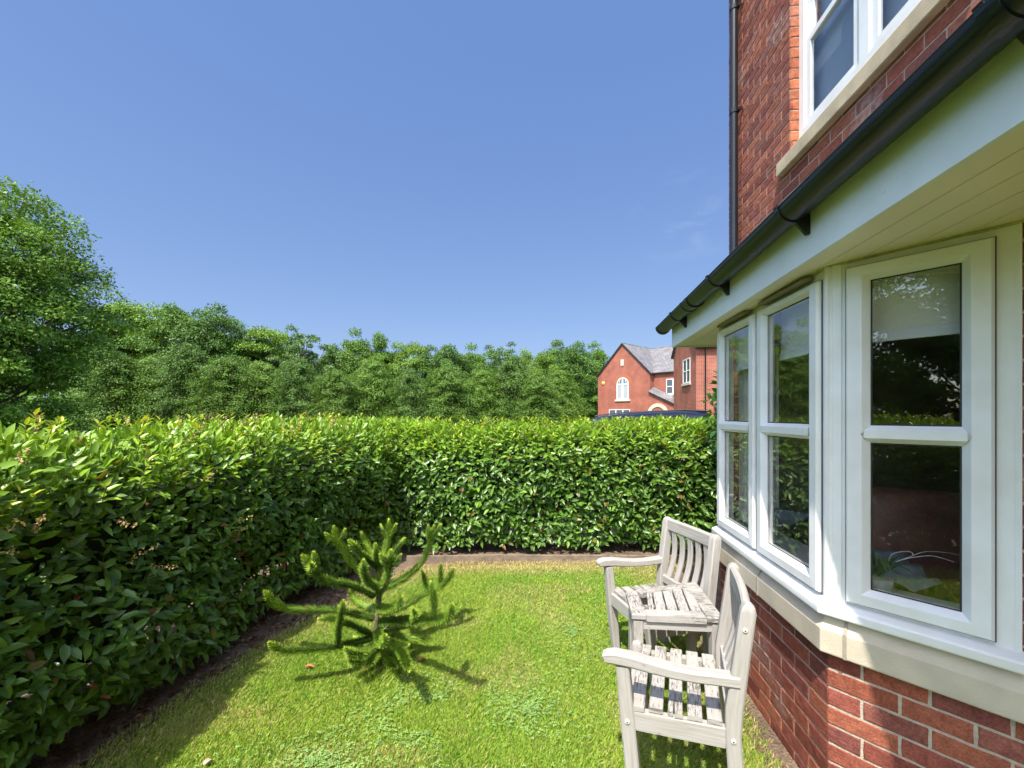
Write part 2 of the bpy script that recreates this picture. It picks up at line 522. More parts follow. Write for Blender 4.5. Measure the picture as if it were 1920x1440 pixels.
# bay brickwork below the stone sill
brick_wall(bw, mo, (0, 0), (0, 1), nf, 0, BAYL, 0, .648, phase=.02)
brick_wall(bw, mo, (0, 0), e2, n2, 0, SL, 0, .648, phase=.109, pitch=.189, half=.58)
brick_wall(bw, mo, (0, BAYL), e3, n3, 0, SL, 0, .648)
# pier beside the near light, and the far one
bw.build('bay_brickwork', M['brick'], house)
bw = MB()
brick_wall(bw, mo, (0, 0), e2, n2, .507, SL, .80, 2.24, phase=.02)
bw.build('pier_brickwork', M['brick'], house)
mo.build('bay_mortar', M['mortar'], house)
# upper wall with a window opening, plus the same wall beside the bay
bw, mo = MB(), MB()
UW = (.10, 1.41, 3.45, 4.95)
brick_wall(bw, mo, (WALLX, 0), (0, 1), nf, -1.75, UFAR, 2.70, 6.35, hole=UW, phase=.06)
brick_wall(bw, mo, (WALLX, 0), (0, 1), nf, BAYL + WALLX, UFAR, 0, 2.70, phase=.06)
# reveals of the window opening (header faces towards the camera and away)
for u0, dd, nn in ((UW[1], (1, 0), (0, -1)), (UW[0], (1, 0), (0, 1))):
    z = 3.50
    k = 0
    while z < 4.93:
        c = random.choice(((.46, .15, .07), (.42, .13, .065), (.5, .17, .08)))
        brick(bw, (WALLX + .008, u0), dd, nn, 0, .10, z, z + .065, c, nx=6, nz=3, depth=.006)
        z += .075
    mo.poly([(WALLX + .008, u0 - nn[1]*.005, 3.45), (WALLX + .13, u0 - nn[1]*.005, 3.45), (WALLX + .13, u0 - nn[1]*.005, 4.95), (WALLX + .008, u0 - nn[1]*.005, 4.95)])
# brick lintel over the opening (soldier course underside)
mo.poly([(WALLX + .008, UW[0], 4.95), (WALLX + .13, UW[0], 4.95), (WALLX + .13, UW[1], 4.95), (WALLX + .008, UW[1], 4.95)])
bw.build('wall_brickwork', M['brick'], house)
mo.build('wall_mortar', M['mortar'], house)
# the rest of the house: gable end, back and near wall, main roof
mb = MB()
HX, HU0, HZ = 8.0, -7.0, 6.35
def wallq(a, b, z0, z1): mb.poly([(*a, z0), (*b, z0), (*b, z1), (*a, z1)])
wallq((WALLX + .02, UFAR - .002), (HX, UFAR - .002), 0, HZ)
mb.poly([(WALLX + .02, UFAR - .002, HZ), (HX, UFAR - .002, HZ), ((WALLX + HX) / 2, UFAR - .002, HZ + 3.0)])
wallq((HX, UFAR - .002), (HX, HU0), 0, HZ)
wallq((HX, HU0), (WALLX, HU0), 0, HZ)
wallq((WALLX, HU0), (WALLX, -1.752), 0, HZ)
wallq((WALLX + .012, -1.752), (WALLX + .012, -SL * S2), 0, 2.70)
mb.build('outer_wall', M['far_brick2'], house)
mb = MB()
rx = (WALLX + HX) / 2
for sgn, xe in ((1, WALLX - .16), (-1, HX + .16)):
    zz = HZ + .02 - .16 * 3.0 / (rx - WALLX) if True else HZ
    a = [(xe, HU0 - .1, zz), (xe, UFAR + .08, zz), (rx, UFAR + .08, HZ + 3.05), (rx, HU0 - .1, HZ + 3.05)]
    mb.poly(a); mb.poly([(p[0], p[1], p[2] + .06) for p in a][::-1])
    for i in range(4):
        p, q = a[i], a[(i+1) % 4]
        mb.poly([p, q, (q[0], q[1], q[2] + .06), (p[0], p[1], p[2] + .06)])
mb.build('main_roof', M['slate'], house)

# stone sill band
mb = MB()
prof = [(-.01, .648), (.038, .6485), (.040, .655), (.040, .742), (.036, .748), (.004, .802), (-.05, .806)]
mb.sweep(prof, None, lambda e: bay_path(e))
o = mb.build('stone_sill', M['stone'], house, bevel=.0025)
mb = MB()   # mortar joints of the stone
for s in (.065,):
    mb.loft([(e2[0]*s + n2[0]*.0412, e2[1]*s + n2[1]*.0412, .65), (e2[0]*s + n2[0]*.0412, e2[1]*s + n2[1]*.0412, .745), (e2[0]*s + n2[0]*.006, e2[1]*s + n2[1]*.006, .803)], .011, .004, (e2[0], e2[1], 0), ch=0)
SJ = simple('stone_joint', (.36, .31, .24), .95, noise=.2, nscale=50)
mb.build('stone_joint', SJ, house)
mb = MB()
mb.loft([(-.0412, .52, .65), (-.0412, .52, .745), (-.006, .52, .803)], .010, .004, (0, 1, 0), ch=0)
mb.build('stone_joint', SJ, house)

# white plastic sill on the stone
mb = MB()
prof = [(-.03, .801), (.046, .802), (.051, .807), (.052, .836), (.047, .842), (.012, .856), (-.05, .868)]
mb.sweep(prof, None, lambda e: bay_path(e, .512))
mb.build('white_sill', M['upvc'], house, bevel=.003, smooth=True)

# bay window: fixed frame
FZ0, FZ1 = .868, 2.205
mb = MB()
def framebar(e0, e1, z0, z1, s0=.497):
    mb.sweep([(e1, z0), (e0, z0), (e0, z1), (e1, z1)], None, lambda e: bay_path(e, s0), closed_prof=True)
framebar(.002, -.06, .8565, .885)
framebar(.002, -.06, 2.150, FZ1)
# corner posts with grooves
def post(u0):
    sgn = 1 if u0 == 0 else -1
    pl = []
    for e, t in ((.002, .020), (.008, .017), (.008, .007), (.004, .004), (.012, .000)):
        pl.append((-e, u0 + sgn * t))
    q = []
    for e, s in ((.012, .004), (.004, .010), (.004, .014), (.009, .018), (.009, .046), (.003, .050), (.003, .0635)):
        dx, dy = (e2 if sgn > 0 else e3); nx_, ny_ = (n2 if sgn > 0 else n3)
        q.append((dx*s + nx_*e, u0 + dy*s + ny_*e))
    pts = pl + q
    ins = [(.07, u0 - sgn * .02), (.07, u0 + sgn * .03)]
    full = pts + ins
    for i in range(len(full)):
        a, b = full[i], full[(i+1) % len(full)]
        mb.poly([(*a, .8585), (*b, .8585), (*b, 2.203), (*a, 2.203)])
post(0); post(BAYL)
# mullion between the two front lights and jambs at the brick ends
mb.box((.004, .548, .87), (.06, .596, 2.19))
for (dx, dy), (nx_, ny_), u0 in ((e2, n2, 0), (e3, n3, BAYL)):
    prof2 = [(.449, .004), (.449, -.06), (.5065, -.06), (.5065, .006), (.492, .006), (.492, .003), (.476, .003), (.476, .004)]
    pp = [(dx*s + nx_*e, u0 + dy*s + ny_*e) for s, e in prof2]
    for i in range(len(pp)):
        a, b = pp[i], pp[(i+1) % len(pp)]
        mb.poly([(*a, .8575), (*b, .8575), (*b, 2.204), (*a, 2.204)])
mb.build('window_frame', M['upvc'], house, merge=True)

def sash(o, d, n, a0, a1, z0, z1, g0, g1, gz0, gz1, tz0, tz1, parent, vent=False, name='casement_window'):
    """opening light: profiled frame with mitred corners, transom bar, two panes"""
    def P(x, z, e): return (o[0] + d[0]*x + n[0]*e, o[1] + d[1]*x + n[1]*e, z)
    mb = MB()
    il, ir, ib, it = g0 - a0, a1 - g1, gz0 - z0, z1 - gz1
    prof = [(0, -.02), (0, .020), (.07, .028), (.09, .031), (.66, .033), (.70, .032), (.985, .010), (1.0, .006), (1.0, -.02)]
    loops = []
    for f, e in prof:
        loops.append([P(a0 + il*f, z0 + ib*f, e), P(a1 - ir*f, z0 + ib*f, e), P(a1 - ir*f, z1 - it*f, e), P(a0 + il*f, z1 - it*f, e)])
    for k in range(len(loops) - 1):
        for q in range(4):
            mb.poly([loops[k][q], loops[k][(q+1) % 4], loops[k+1][(q+1) % 4], loops[k+1][q]])
    # transom: flat face with sloped beads and pointed mitres into the stiles
    zc = (tz0 + tz1) / 2; ext = (tz1 - tz0) * .42
    zf0, zf1 = tz0 + (tz1 - tz0) * .27, tz1 - (tz1 - tz0) * .27
    A = [P(g0, tz0, .009), P(g1, tz0, .009)]; B = [P(g0 - ext*.55, zf0, .0335), P(g1 + ext*.55, zf0, .0335)]
    Cc = [P(g0 - ext*.55, zf1, .0335), P(g1 + ext*.55, zf1, .0335)]; D = [P(g0, tz1, .009), P(g1, tz1, .009)]
    tl, tr = P(g0 - ext, zc, .0335), P(g1 + ext, zc, .0335)
    mb.poly([A[0], A[1], B[1], B[0]]); mb.poly([B[0], B[1], tr, Cc[1], Cc[0], tl]); mb.poly([Cc[0], Cc[1], D[1], D[0]])
    mb.poly([P(g0, tz0, -.015), P(g1, tz0, -.015), A[1], A[0]]); mb.poly([D[0], D[1], P(g1, tz1, -.015), P(g0, tz1, -.015)])
    mb.poly([A[0], B[0], tl, Cc[0], D[0]][::-1]); mb.poly([A[1], B[1], tr, Cc[1], D[1]])
    w_ = mb.build(name, M['upvc'], parent)
    gl = MB(); se = MB()
    for p, q in ((gz0, tz0), (tz1, gz1)):
        gp = [P(g0 - .004, p - .004, .002), P(g1 + .004, p - .004, .002), P(g1 + .004, q + .004, .002), P(g0 - .004, q + .004, .002)]
        if d[1]*n[0] - d[0]*n[1] < 0: gp = gp[::-1]          # face outwards
        gl.poly(gp)
        for (x0, x1, y0, y1) in ((g0 - .003, g1 + .003, p - .003, p + .005), (g0 - .003, g1 + .003, q - .005, q + .003), (g0 - .003, g0 + .005, p + .005, q - .005), (g1 - .005, g1 + .003, p + .005, q - .005)):
            se.poly([P(x0, y0, .0055), P(x1, y0, .0055), P(x1, y1, .0055), P(x0, y1, .0055)])
    gl.build('window_pane', M['glass'], w_); se.build('glazing_seal', M['seal'], w_)
    gk = MB(); t_ = .0035
    for (x0, x1, y0, y1) in ((a0 - t_, a1 + t_, z0 - t_, z0 + .001), (a0 - t_, a1 + t_, z1 - .001, z1 + t_), (a0 - t_, a0 + .001, z0, z1), (a1 - .001, a1 + t_, z0, z1)):
        gk.poly([P(x0, y0, .0125), P(x1, y0, .0125), P(x1, y1, .0125), P(x0, y1, .0125)])
        for (p_, q_) in (((x0, y0), (x1, y0)), ((x1, y0), (x1, y1)), ((x1, y1), (x0, y1)), ((x0, y1), (x0, y0))):
            gk.poly([P(*p_, .0125), P(*q_, .0125), P(*q_, -.01), P(*p_, -.01)])
    gk.build('gasket', M['gasket'], w_)
    if vent:
        vb = MB()
        x0, x1 = a0 + .07, a1 - .06
        zt = z1 + .03
        vb.poly([P(x0, zt + .012, .005), P(x1, zt + .012, .005), P(x1, zt, .05), P(x0, zt, .05)])
        vb.poly([P(x0, zt, .05), P(x1, zt, .05), P(x1, zt - .012, .05), P(x0, zt - .012, .05)])
        vb.poly([P(x0, zt - .012, .05), P(x1, zt - .012, .05), P(x1, zt - .008, .005), P(x0, zt - .008, .005)])
        vb.poly([P(x0, zt + .012, .005), P(x0, zt, .05), P(x0, zt - .012, .05), P(x0, zt - .008, .005)])
        vb.poly([P(x1, zt + .012, .005), P(x1, zt, .05), P(x1, zt - .012, .05), P(x1, zt - .008, .005)][::-1])
        vb.build('trickle_vent', M['vent'], w_)
    return w_

G = dict(gz0=.936, gz1=2.113, tz0=1.495, tz1=1.560)
sash((0, 0), (0, 1), nf, .021, .553, .872, 2.150, .092, .480, parent=house, vent=True, **G)
sash((0, 0), (0, 1), nf, .590, 1.116, .872, 2.150, .662, 1.045, parent=house, vent=True, **G)
sash((0, 0), e2, n2, .064, .450, .872, 2.172, .137, .376, parent=house, **G)
sash((0, BAYL), e3, n3, .064, .450, .872, 2.172, .137, .376, parent=house, **G)

mb = MB()
bp_ = bay_path(.006, .51)
for a, b in zip(bp_[:-1], bp_[1:]):
    n_ = 10; pts = []
    for k in range(n_ + 1):
        t = k / n_; x_ = a[0] + (b[0]-a[0])*t; y_ = a[1] + (b[1]-a[1])*t
        pts.append((x_ + random.uniform(-.001, .001), y_ + random.uniform(-.001, .001), min(2.169 + (1.80 - y_) * .0185, 2.212) - .002 + random.uniform(-.0015, .0015)))
    mb.loft(pts, .012, .012, (0, 0, 1), round_=True, n=8)
mb.build('sealant', simple('aged_sealant', (.50, .46, .22), .6, noise=.4, nscale=30), house, smooth=True)

# eaves: everything along the wall falls slightly towards the far end
EU0, EU1 = -3.2, 1.80
def zf(u): return 2.157 + (1.80 - u) * .0185      # fascia foot
def zg(u): return 2.338 + (1.80 - u) * .027       # gutter rim
FXo = -.14
mb = MB()
def slab(x0, x1, zlo, zhi, u0=EU0, u1=EU1):
    for (p, q) in ((u0, u1),):
        a = [(x0, p, zlo(p)), (x1, p, zlo(p)), (x1, p, zhi(p)), (x0, p, zhi(p))]
        b = [(x0, q, zlo(q)), (x1, q, zlo(q)), (x1, q, zhi(q)), (x0, q, zhi(q))]
        mb.poly(a); mb.poly(b[::-1])
        for i in range(4): mb.poly([a[i], b[i], b[(i+1) % 4], a[(i+1) % 4]])
slab(FXo, FXo + .018, lambda u: zf(u), lambda u: zg(u) + .02)
# return board across the far end
mb.box((FXo + .0185, EU1 - .0185, zf(EU1) + .001), (WALLX - .004, EU1 - .0005, zg(EU1) + .02))
mb.poly([(FXo + .02, EU1 - .009, zg(EU1) + .021), (WALLX - .004, EU1 - .009, zg(EU1) + .021), (WALLX - .004, EU1 - .009, zg(EU1) + .39), (FXo + .02, EU1 - .009, zg(EU1) + .075)])
for u in (-.5, .55, 1.2):       # nail heads
    zz = zf(u) + .055
    mb.loft([(FXo + .001, u, zz), (FXo - .0025, u, zz)], .009, .009, (0, 1, 0), round_=True, n=8)
mb.build('fascia', M['fascia'], house)
mb = MB()
x = FXo + .019
first = True
while x < WALLX - .01:
    x1 = min(x + .098, WALLX - .004)
    slab(x, x1 - .003, lambda u: zf(u) + .012, lambda u: zf(u) + .022, u1=EU1 - .02)
    x = x1
slab(FXo + .019, WALLX - .004, lambda u: zf(u) + .0225, lambda u: zf(u) + .028, u1=EU1 - .02)
mb.build('soffit', M['soffit'], house)

# gutter: half round trough
GR = .056; GX = FXo - GR - .004
mb = MB()
def trough(u0, u1, r0, r1, drop=0.0, seg=14, cap=False):
    rows = []
    for u in (u0, u1):
        zr = zg(u) - drop
        ou = [(GX + r1 * math.cos(math.pi + math.pi * k / seg), zr + r1 * math.sin(math.pi + math.pi * k / seg)) for k in range(seg + 1)]
        inn = [(GX + r0 * math.cos(2*math.pi - math.pi * k / seg), zr + r0 * math.sin(2*math.pi - math.pi * k / seg)) for k in range(seg + 1)]
        rows.append([(p[0], u, p[1]) for p in ou + inn])
    n_ = len(rows[0])
    for k in range(n_):
        mb.poly([rows[0][k], rows[0][(k+1) % n_], rows[1][(k+1) % n_], rows[1][k]])
    mb.poly(rows[0]); mb.poly(rows[1][::-1])
trough(EU0, EU1 + .05, GR - .003, GR)
# rolled rim
mb.loft([(GX - GR + .001, EU0, zg(EU0)), (GX - GR + .001, EU1 + .05, zg(EU1 + .05))], .009, .009, (1, 0, 0), round_=True, n=8)
gut = mb.build('gutter', M['gutter'], house, merge=True, smooth=True)
# stop end
mb = MB()
u = EU1 + .052
mb.poly([(GX + (GR+.004) * math.cos(math.pi + math.pi*k/14), u + .004, zg(u) + (GR+.004) * math.sin(math.pi + math.pi*k/14)) for k in range(15)])
trough(u - .03, u + .004, GR + .0005, GR + .005)
mb.build('stop_end', M['gutter'], gut, merge=True, smooth=True)
def bracket(u, wide=.022):
    global mb
    mb = MB()
    trough(u - wide/2, u + wide/2, GR + .0006, GR + .0055)
    # back plate triangle to the fascia
    zr = zg(u)
    tri = [(FXo + .0005, zr + .004), (FXo + .0005, zr - .105), (FXo - .012, zr - .107), (GX + .01, zr - GR - .004), (GX + GR * .72, zr - GR * .62)]
    a = [(p[0], u - .007, p[1]) for p in tri]; b = [(p[0], u + .007, p[1]) for p in tri]
    mb.poly(a); mb.poly(b[::-1])
    for i in range(len(tri)): mb.poly([a[i], b[i], b[(i+1) % len(tri)], a[(i+1) % len(tri)]])
    mb.loft([(GX - GR - .003, u - wide/2, zr + .002), (GX - GR - .003, u + wide/2, zr + .002)], .014, .012, (1, 0, 0), round_=True, n=8)
    mb.build('gutter_bracket', M['gutter'], gut)
for u in (1.40, .625, -.126, -.915, -1.7, -2.5): bracket(u)
def union(u):
    global mb
    mb = MB()
    trough(u - .055, u + .055, GR + .0006, GR + .004)
    trough(u - .062, u - .040, GR + .001, GR + .008); trough(u + .040, u + .062, GR + .001, GR + .008)
    mb.build('gutter_union', M['gutter'], gut, merge=True, smooth=True)
union(1.08); union(-.99)

# lean-to roof over the bay
mb = MB()
mb.poly([(GX, EU0, zg(EU0) + .035), (GX, EU1 + .02, zg(EU1) + .035), (WALLX - .002, EU1 + .02, zg(EU1) + .42), (WALLX - .002, EU0, zg(EU0) + .42)])
mb.poly([(GX, EU0, zg(EU0) + .015), (GX, EU1 + .02, zg(EU1) + .015), (WALLX - .002, EU1 + .02, zg(EU1) + .40), (WALLX - .002, EU0, zg(EU0) + .40)][::-1])
mb.poly([(GX, EU0, zg(EU0) + .015), (GX, EU1 + .02, zg(EU1) + .015), (GX, EU1 + .02, zg(EU1) + .035), (GX, EU0, zg(EU0) + .035)])
mb.build('bay_roof', M['slate'], house)

# upper window
mb = MB()
x0 = WALLX + .06
for (p, q, r_, s_) in ((.10, 1.408, 3.56, 3.625), (.10, 1.408, 4.88, 4.95)): mb.box((x0, p, r_), (x0 + .07, q, s_))
for p, q in ((.10, .165), (1.350, 1.408), (.725, .800)): mb.box((x0 + .002, p, 3.6255), (x0 + .07, q, 4.8795))
upw = mb.build('upper_window', M['upvc'], house)
mb = MB(); gl = MB()
for p, q in ((.166, .724), (.801, 1.349)):
    for z0_, z1_, xx in ((3.626, 4.235, x0 + .012), (4.205, 4.879, x0 + .034)):
        st = .058
        mb.box((xx, p, z0_), (xx + .022, p + st, z1_)); mb.box((xx, q - st, z0_), (xx + .022, q, z1_))
        mb.box((xx - .001, p + st, z0_), (xx + .022, q - st, z0_ + .04)); mb.box((xx - .001, p + st, z1_ - .04), (xx + .022, q - st, z1_))
        gl.poly([(xx + .012, p + st - .01, z0_ + .03), (xx + .012, q - st + .01, z0_ + .03), (xx + .012, q - st + .01, z1_ - .03), (xx + .012, p + st - .01, z1_ - .03)][::-1])
mb.build('sash', M['upvc'], upw); gl.build('window_pane', M['glass_up'], upw)
mb = MB()
prof = [(WALLX + .02, 3.37), (WALLX - .040, 3.37), (WALLX - .044, 3.375), (WALLX - .044, 3.462), (WALLX - .038, 3.470), (WALLX + .058, 3.558), (WALLX + .058, 3.449), (WALLX + .02, 3.449)]
a = [(p[0], 0.0, p[1]) for p in prof[:6]] + [(WALLX + .058, 0.0, 3.37)]
b = [(p[0], 1.51, p[1]) for p in a for _ in ()] or [(p[0], 1.51, p[2]) for p in a]
mb.poly(a); mb.poly(b[::-1])
for i in range(len(a)): mb.poly([a[i], b[i], b[(i+1) % len(a)], a[(i+1) % len(a)]])
mb.build('upper_stone_sill', M['stone_old'], house)
# room behind the upper window: pale blind
mb = MB()
mb.box((x0 + .10, .05, 3.5), (x0 + .11, 1.45, 5.0))
mb.build('window_blind', simple('pale_blind', (.36, .40, .44), .8), house)

# downpipe
mb = MB()
DX, DU = WALLX - .062, 2.22
mb.loft([(DX, DU, 2.72), (DX, DU, 6.25)], .068, .068, (0, 1, 0), round_=True, n=18)
dp = mb.build('downpipe', M['gutter'], house, smooth=True)
for z in (3.0, 4.36, 5.3):
    mb = MB()
    mb.loft([(DX, DU, z - .018), (DX, DU, z + .018)], .080, .080, (0, 1, 0), round_=True, n=18)
    mb.loft([(DX + .034, DU - .052, z), (DX + .034, DU + .052, z)], .03, .014, (0, 0, 1))
    mb.loft([(DX + .02, DU - .04, z), (DX + .062, DU - .04, z)], .02, .010, (0, 0, 1))
    mb.build('pipe_clip', M['gutter'], dp)

# room inside the bay
mb = MB()
RX0, RX1, RU0, RU1, RZ0, RZ1 = WALLX + .05, 3.1, -1.3, 2.2, .25, 2.18
mb.poly([(RX1, RU0, RZ0), (RX1, RU1, RZ0), (RX1, RU1, RZ1), (RX1, RU0, RZ1)])
mb.poly([(RX0, RU0, RZ0), (RX1, RU0, RZ0), (RX1, RU0, RZ1), (RX0, RU0, RZ1)])
mb.poly([(RX0, RU1, RZ0), (RX1, RU1, RZ0), (RX1, RU1, RZ1), (RX0, RU1, RZ1)])
BP = bay_path(-.064)
mb.poly([(RX1, RU0, RZ1), (RX1, RU1, RZ1), (RX0, RU1, RZ1), (RX0, BP[3][1], RZ1), (BP[2][0], BP[2][1], RZ1), (BP[1][0], BP[1][1], RZ1), (RX0, BP[0][1], RZ1), (RX0, RU0, RZ1)])
for ua, ub in ((RU0, BP[0][1]), (BP[3][1], RU1)): mb.poly([(RX0, ua, RZ0), (RX0, ub, RZ0), (RX0, ub, RZ1), (RX0, ua, RZ1)])
mb.build('interior_wall', simple('room_wall', (.55, .49, .42), .9), house)
mb = MB()
mb.poly([(RX1, RU0, RZ0 + .002), (RX1, RU1, RZ0 + .002), (RX0, RU1, RZ0 + .002), (RX0, BP[3][1], RZ0 + .002), (BP[2][0], BP[2][1], RZ0 + .002), (BP[1][0], BP[1][1], RZ0 + .002), (RX0, BP[0][1], RZ0 + .002), (RX0, RU0, RZ0 + .002)])
mb.build('interior_floor', simple('room_floor', (.10, .075, .055), .8), house)
mb = MB()   # inner window board
mb.sweep([(-.065, .84), (-.065, .868), (-.30, .868), (-.30, .84)], None, lambda e: bay_path(e, .56), closed_prof=True)
mb.build('window_board', simple('window_board', (.5, .5, .48), .4), house)
mb = MB()
mb.sweep([(-.062, .25), (-.062, .842), (-.10, .842), (-.10, .25)], None, lambda e: bay_path(e), closed_prof=True)
mb.build('inner_wall', simple('inner_plaster', (.3, .28, .25), .9), house)

# roller blinds hanging behind the lights
def blind(o, d, n, a0, a1, label, zb=1.895):
    def P(x, z, e): return (o[0] + d[0]*x + n[0]*e, o[1] + d[1]*x + n[1]*e, z)
    r = empty('roller_blind', (CX, CY, 0), -A1)
    tag(r, label, 'blind')
    mb = MB(); nz_ = 8
    for k in range(nz_):
        z0_ = zb + .03 + (2.165 - zb - .03) * k / nz_; z1_ = zb + .03 + (2.165 - zb - .03) * (k+1) / nz_
        mb.poly([P(a0, z0_, -.085), P(a1, z0_, -.085), P(a1, z1_, -.085), P(a0, z1_, -.085)])
    mb.build('fabric', simple('blind_fabric', (.74, .73, .66), .8, noise=.05, nscale=80), r)
    mb = MB()
    mb.loft([P(a0 - .003, zb + .012, -.085), P(a1 + .003, zb + .012, -.085)], .014, .042, (n[0], n[1], 0))
    BB = simple('blind_bar', (.66, .68, .70), .45)
    mb.build('bottom_bar', BB, r)
    mb = MB()
    mb.loft([P(a0 - .003, 2.163, -.09), P(a1 + .003, 2.163, -.09)], .04, .04, (n[0], n[1], 0), round_=True)
    mb.build('head_tube', BB, r)
blind((0, 0), e2, n2, .075, .44, 'pale roller blind behind the top of the near angled bay pane')
blind((0, 0), (0, 1), nf, .05, .53, 'pale roller blind behind the front bay light nearest the corner post')
blind((0, 0), (0, 1), nf, .61, 1.10, 'pale roller blind behind the front bay light farthest along the wall')

# curtain drawn back at the far end of the bay
cu = empty('curtain', (*wl(.12, 1.0), 0), -A1)
tag(cu, 'pale curtain hanging in folds inside the far end of the bay window', 'curtain')
mb = MB(); rows = []
for k in range(33):
    t = k / 32
    rows.append((.02 + .018 * math.sin(k * 1.15) + .006 * math.sin(k * 2.9), -.20 + .34 * t))
for k in range(32):
    a, b = rows[k], rows[k+1]
    for z0_, z1_ in ((.9, 1.3), (1.3, 1.7), (1.7, 2.14)): mb.poly([(*a, z0_), (*b, z0_), (*b, z1_), (*a, z1_)])
mb.build('fabric', simple('curtain_cloth', (.62, .60, .54), .9, noise=.06, nscale=50), cu, merge=True, smooth=True, angle=180)

# armchair with throw seen through the near pane
ac = empty('armchair', (*wl(.72, .24), .25), -A1 + R(-20))
tag(ac, 'brown leather armchair with a grey throw, seen through the near bay pane', 'armchair')
leather = simple('brown_leather', (.30, .13, .09), .4, noise=.3, nscale=9, bump=.15, bscale=70)
def soft(name, a, b, mat, bev=.05, parent=ac):
    mb = MB(); mb.box(a, b)
    return mb.build(name, mat, parent, bevel=bev, smooth=True, angle=60)
soft('seat', (-.31, -.38, .12), (.31, .32, .42), leather)
soft('backrest', (-.32, .24, .20), (.32, .50, .95), leather, .08)
soft('armrest', (-.46, -.40, .08), (-.29, .46, .62), leather, .06)
soft('armrest', (.29, -.40, .08), (.46, .46, .62), leather, .06)
mb = MB()
for i in range(14):
    for j in range(8):
        def th(i_, j_):
            x = -.50 + .36 * j_ / 8; t = i_ / 14
            y = -.30 + .55 * t
            z = .655 + .02 * math.sin(i_ * 1.3 + j_) + .012 * math.sin(j_ * 2.1)
            if j_ < 1: z -= .22 + .03 * math.sin(i_)
            if j_ > 7: z -= .16
            return (x, y, z)
        mb.poly([th(i, j), th(i+1, j), th(i+1, j+1), th(i, j+1)])
mb.build('throw', simple('grey_throw', (.25, .28, .27), .95, noise=.2, nscale=30), ac, merge=True, smooth=True, angle=180)
# potted plant on the window board
pp = empty('potted_plant', (*wl(.175, -.02), .868), 0)
tag(pp, 'small potted plant with curly white twigs on the inside window board', 'potted plant')
mb = MB()
mb.loft([(0, 0, 0), (0, 0, .02), (0, 0, .08), (0, 0, .09)], [.07, .075, .095, .10], [.07, .075, .095, .10], (1, 0, 0), round_=True, n=18)
mb.build('pot', simple('grey_pot', (.35, .36, .37), .4), pp, smooth=True)
mb = MB()
for k in range(16):
    a = k * 2.4; r_ = .05 + .02 * (k % 3)
    p0 = Vector((0, 0, .09)); p1 = Vector((r_*math.cos(a)*.7, r_*math.sin(a)*.7, .14 + .012*(k % 4))); p2 = Vector((r_*1.6*math.cos(a), r_*1.6*math.sin(a), .12 + .02*(k % 3)))
    sd_ = Vector((-math.sin(a), math.cos(a), 0)) * .011
    mb.poly([p0, p1 - sd_, p2, p1 + sd_])
mb.build('foliage', simple('pot_plant_leaf', (.06, .12, .04), .5), pp)
mb = MB()
for q in range(3):
    pts = [Vector((.012*math.sin(q*2+k*1.1) + .018*k*(.6+.5*q), -.014*k*(1 if q % 2 else .4), .10 + .03*k - .0022*k*k)) for k in range(10)]
    mb.loft(pts, .0028, .0028, (0, 0, 1), round_=True, n=6)
mb.build('twig', simple('white_twig', (.55, .55, .52), .5), pp)

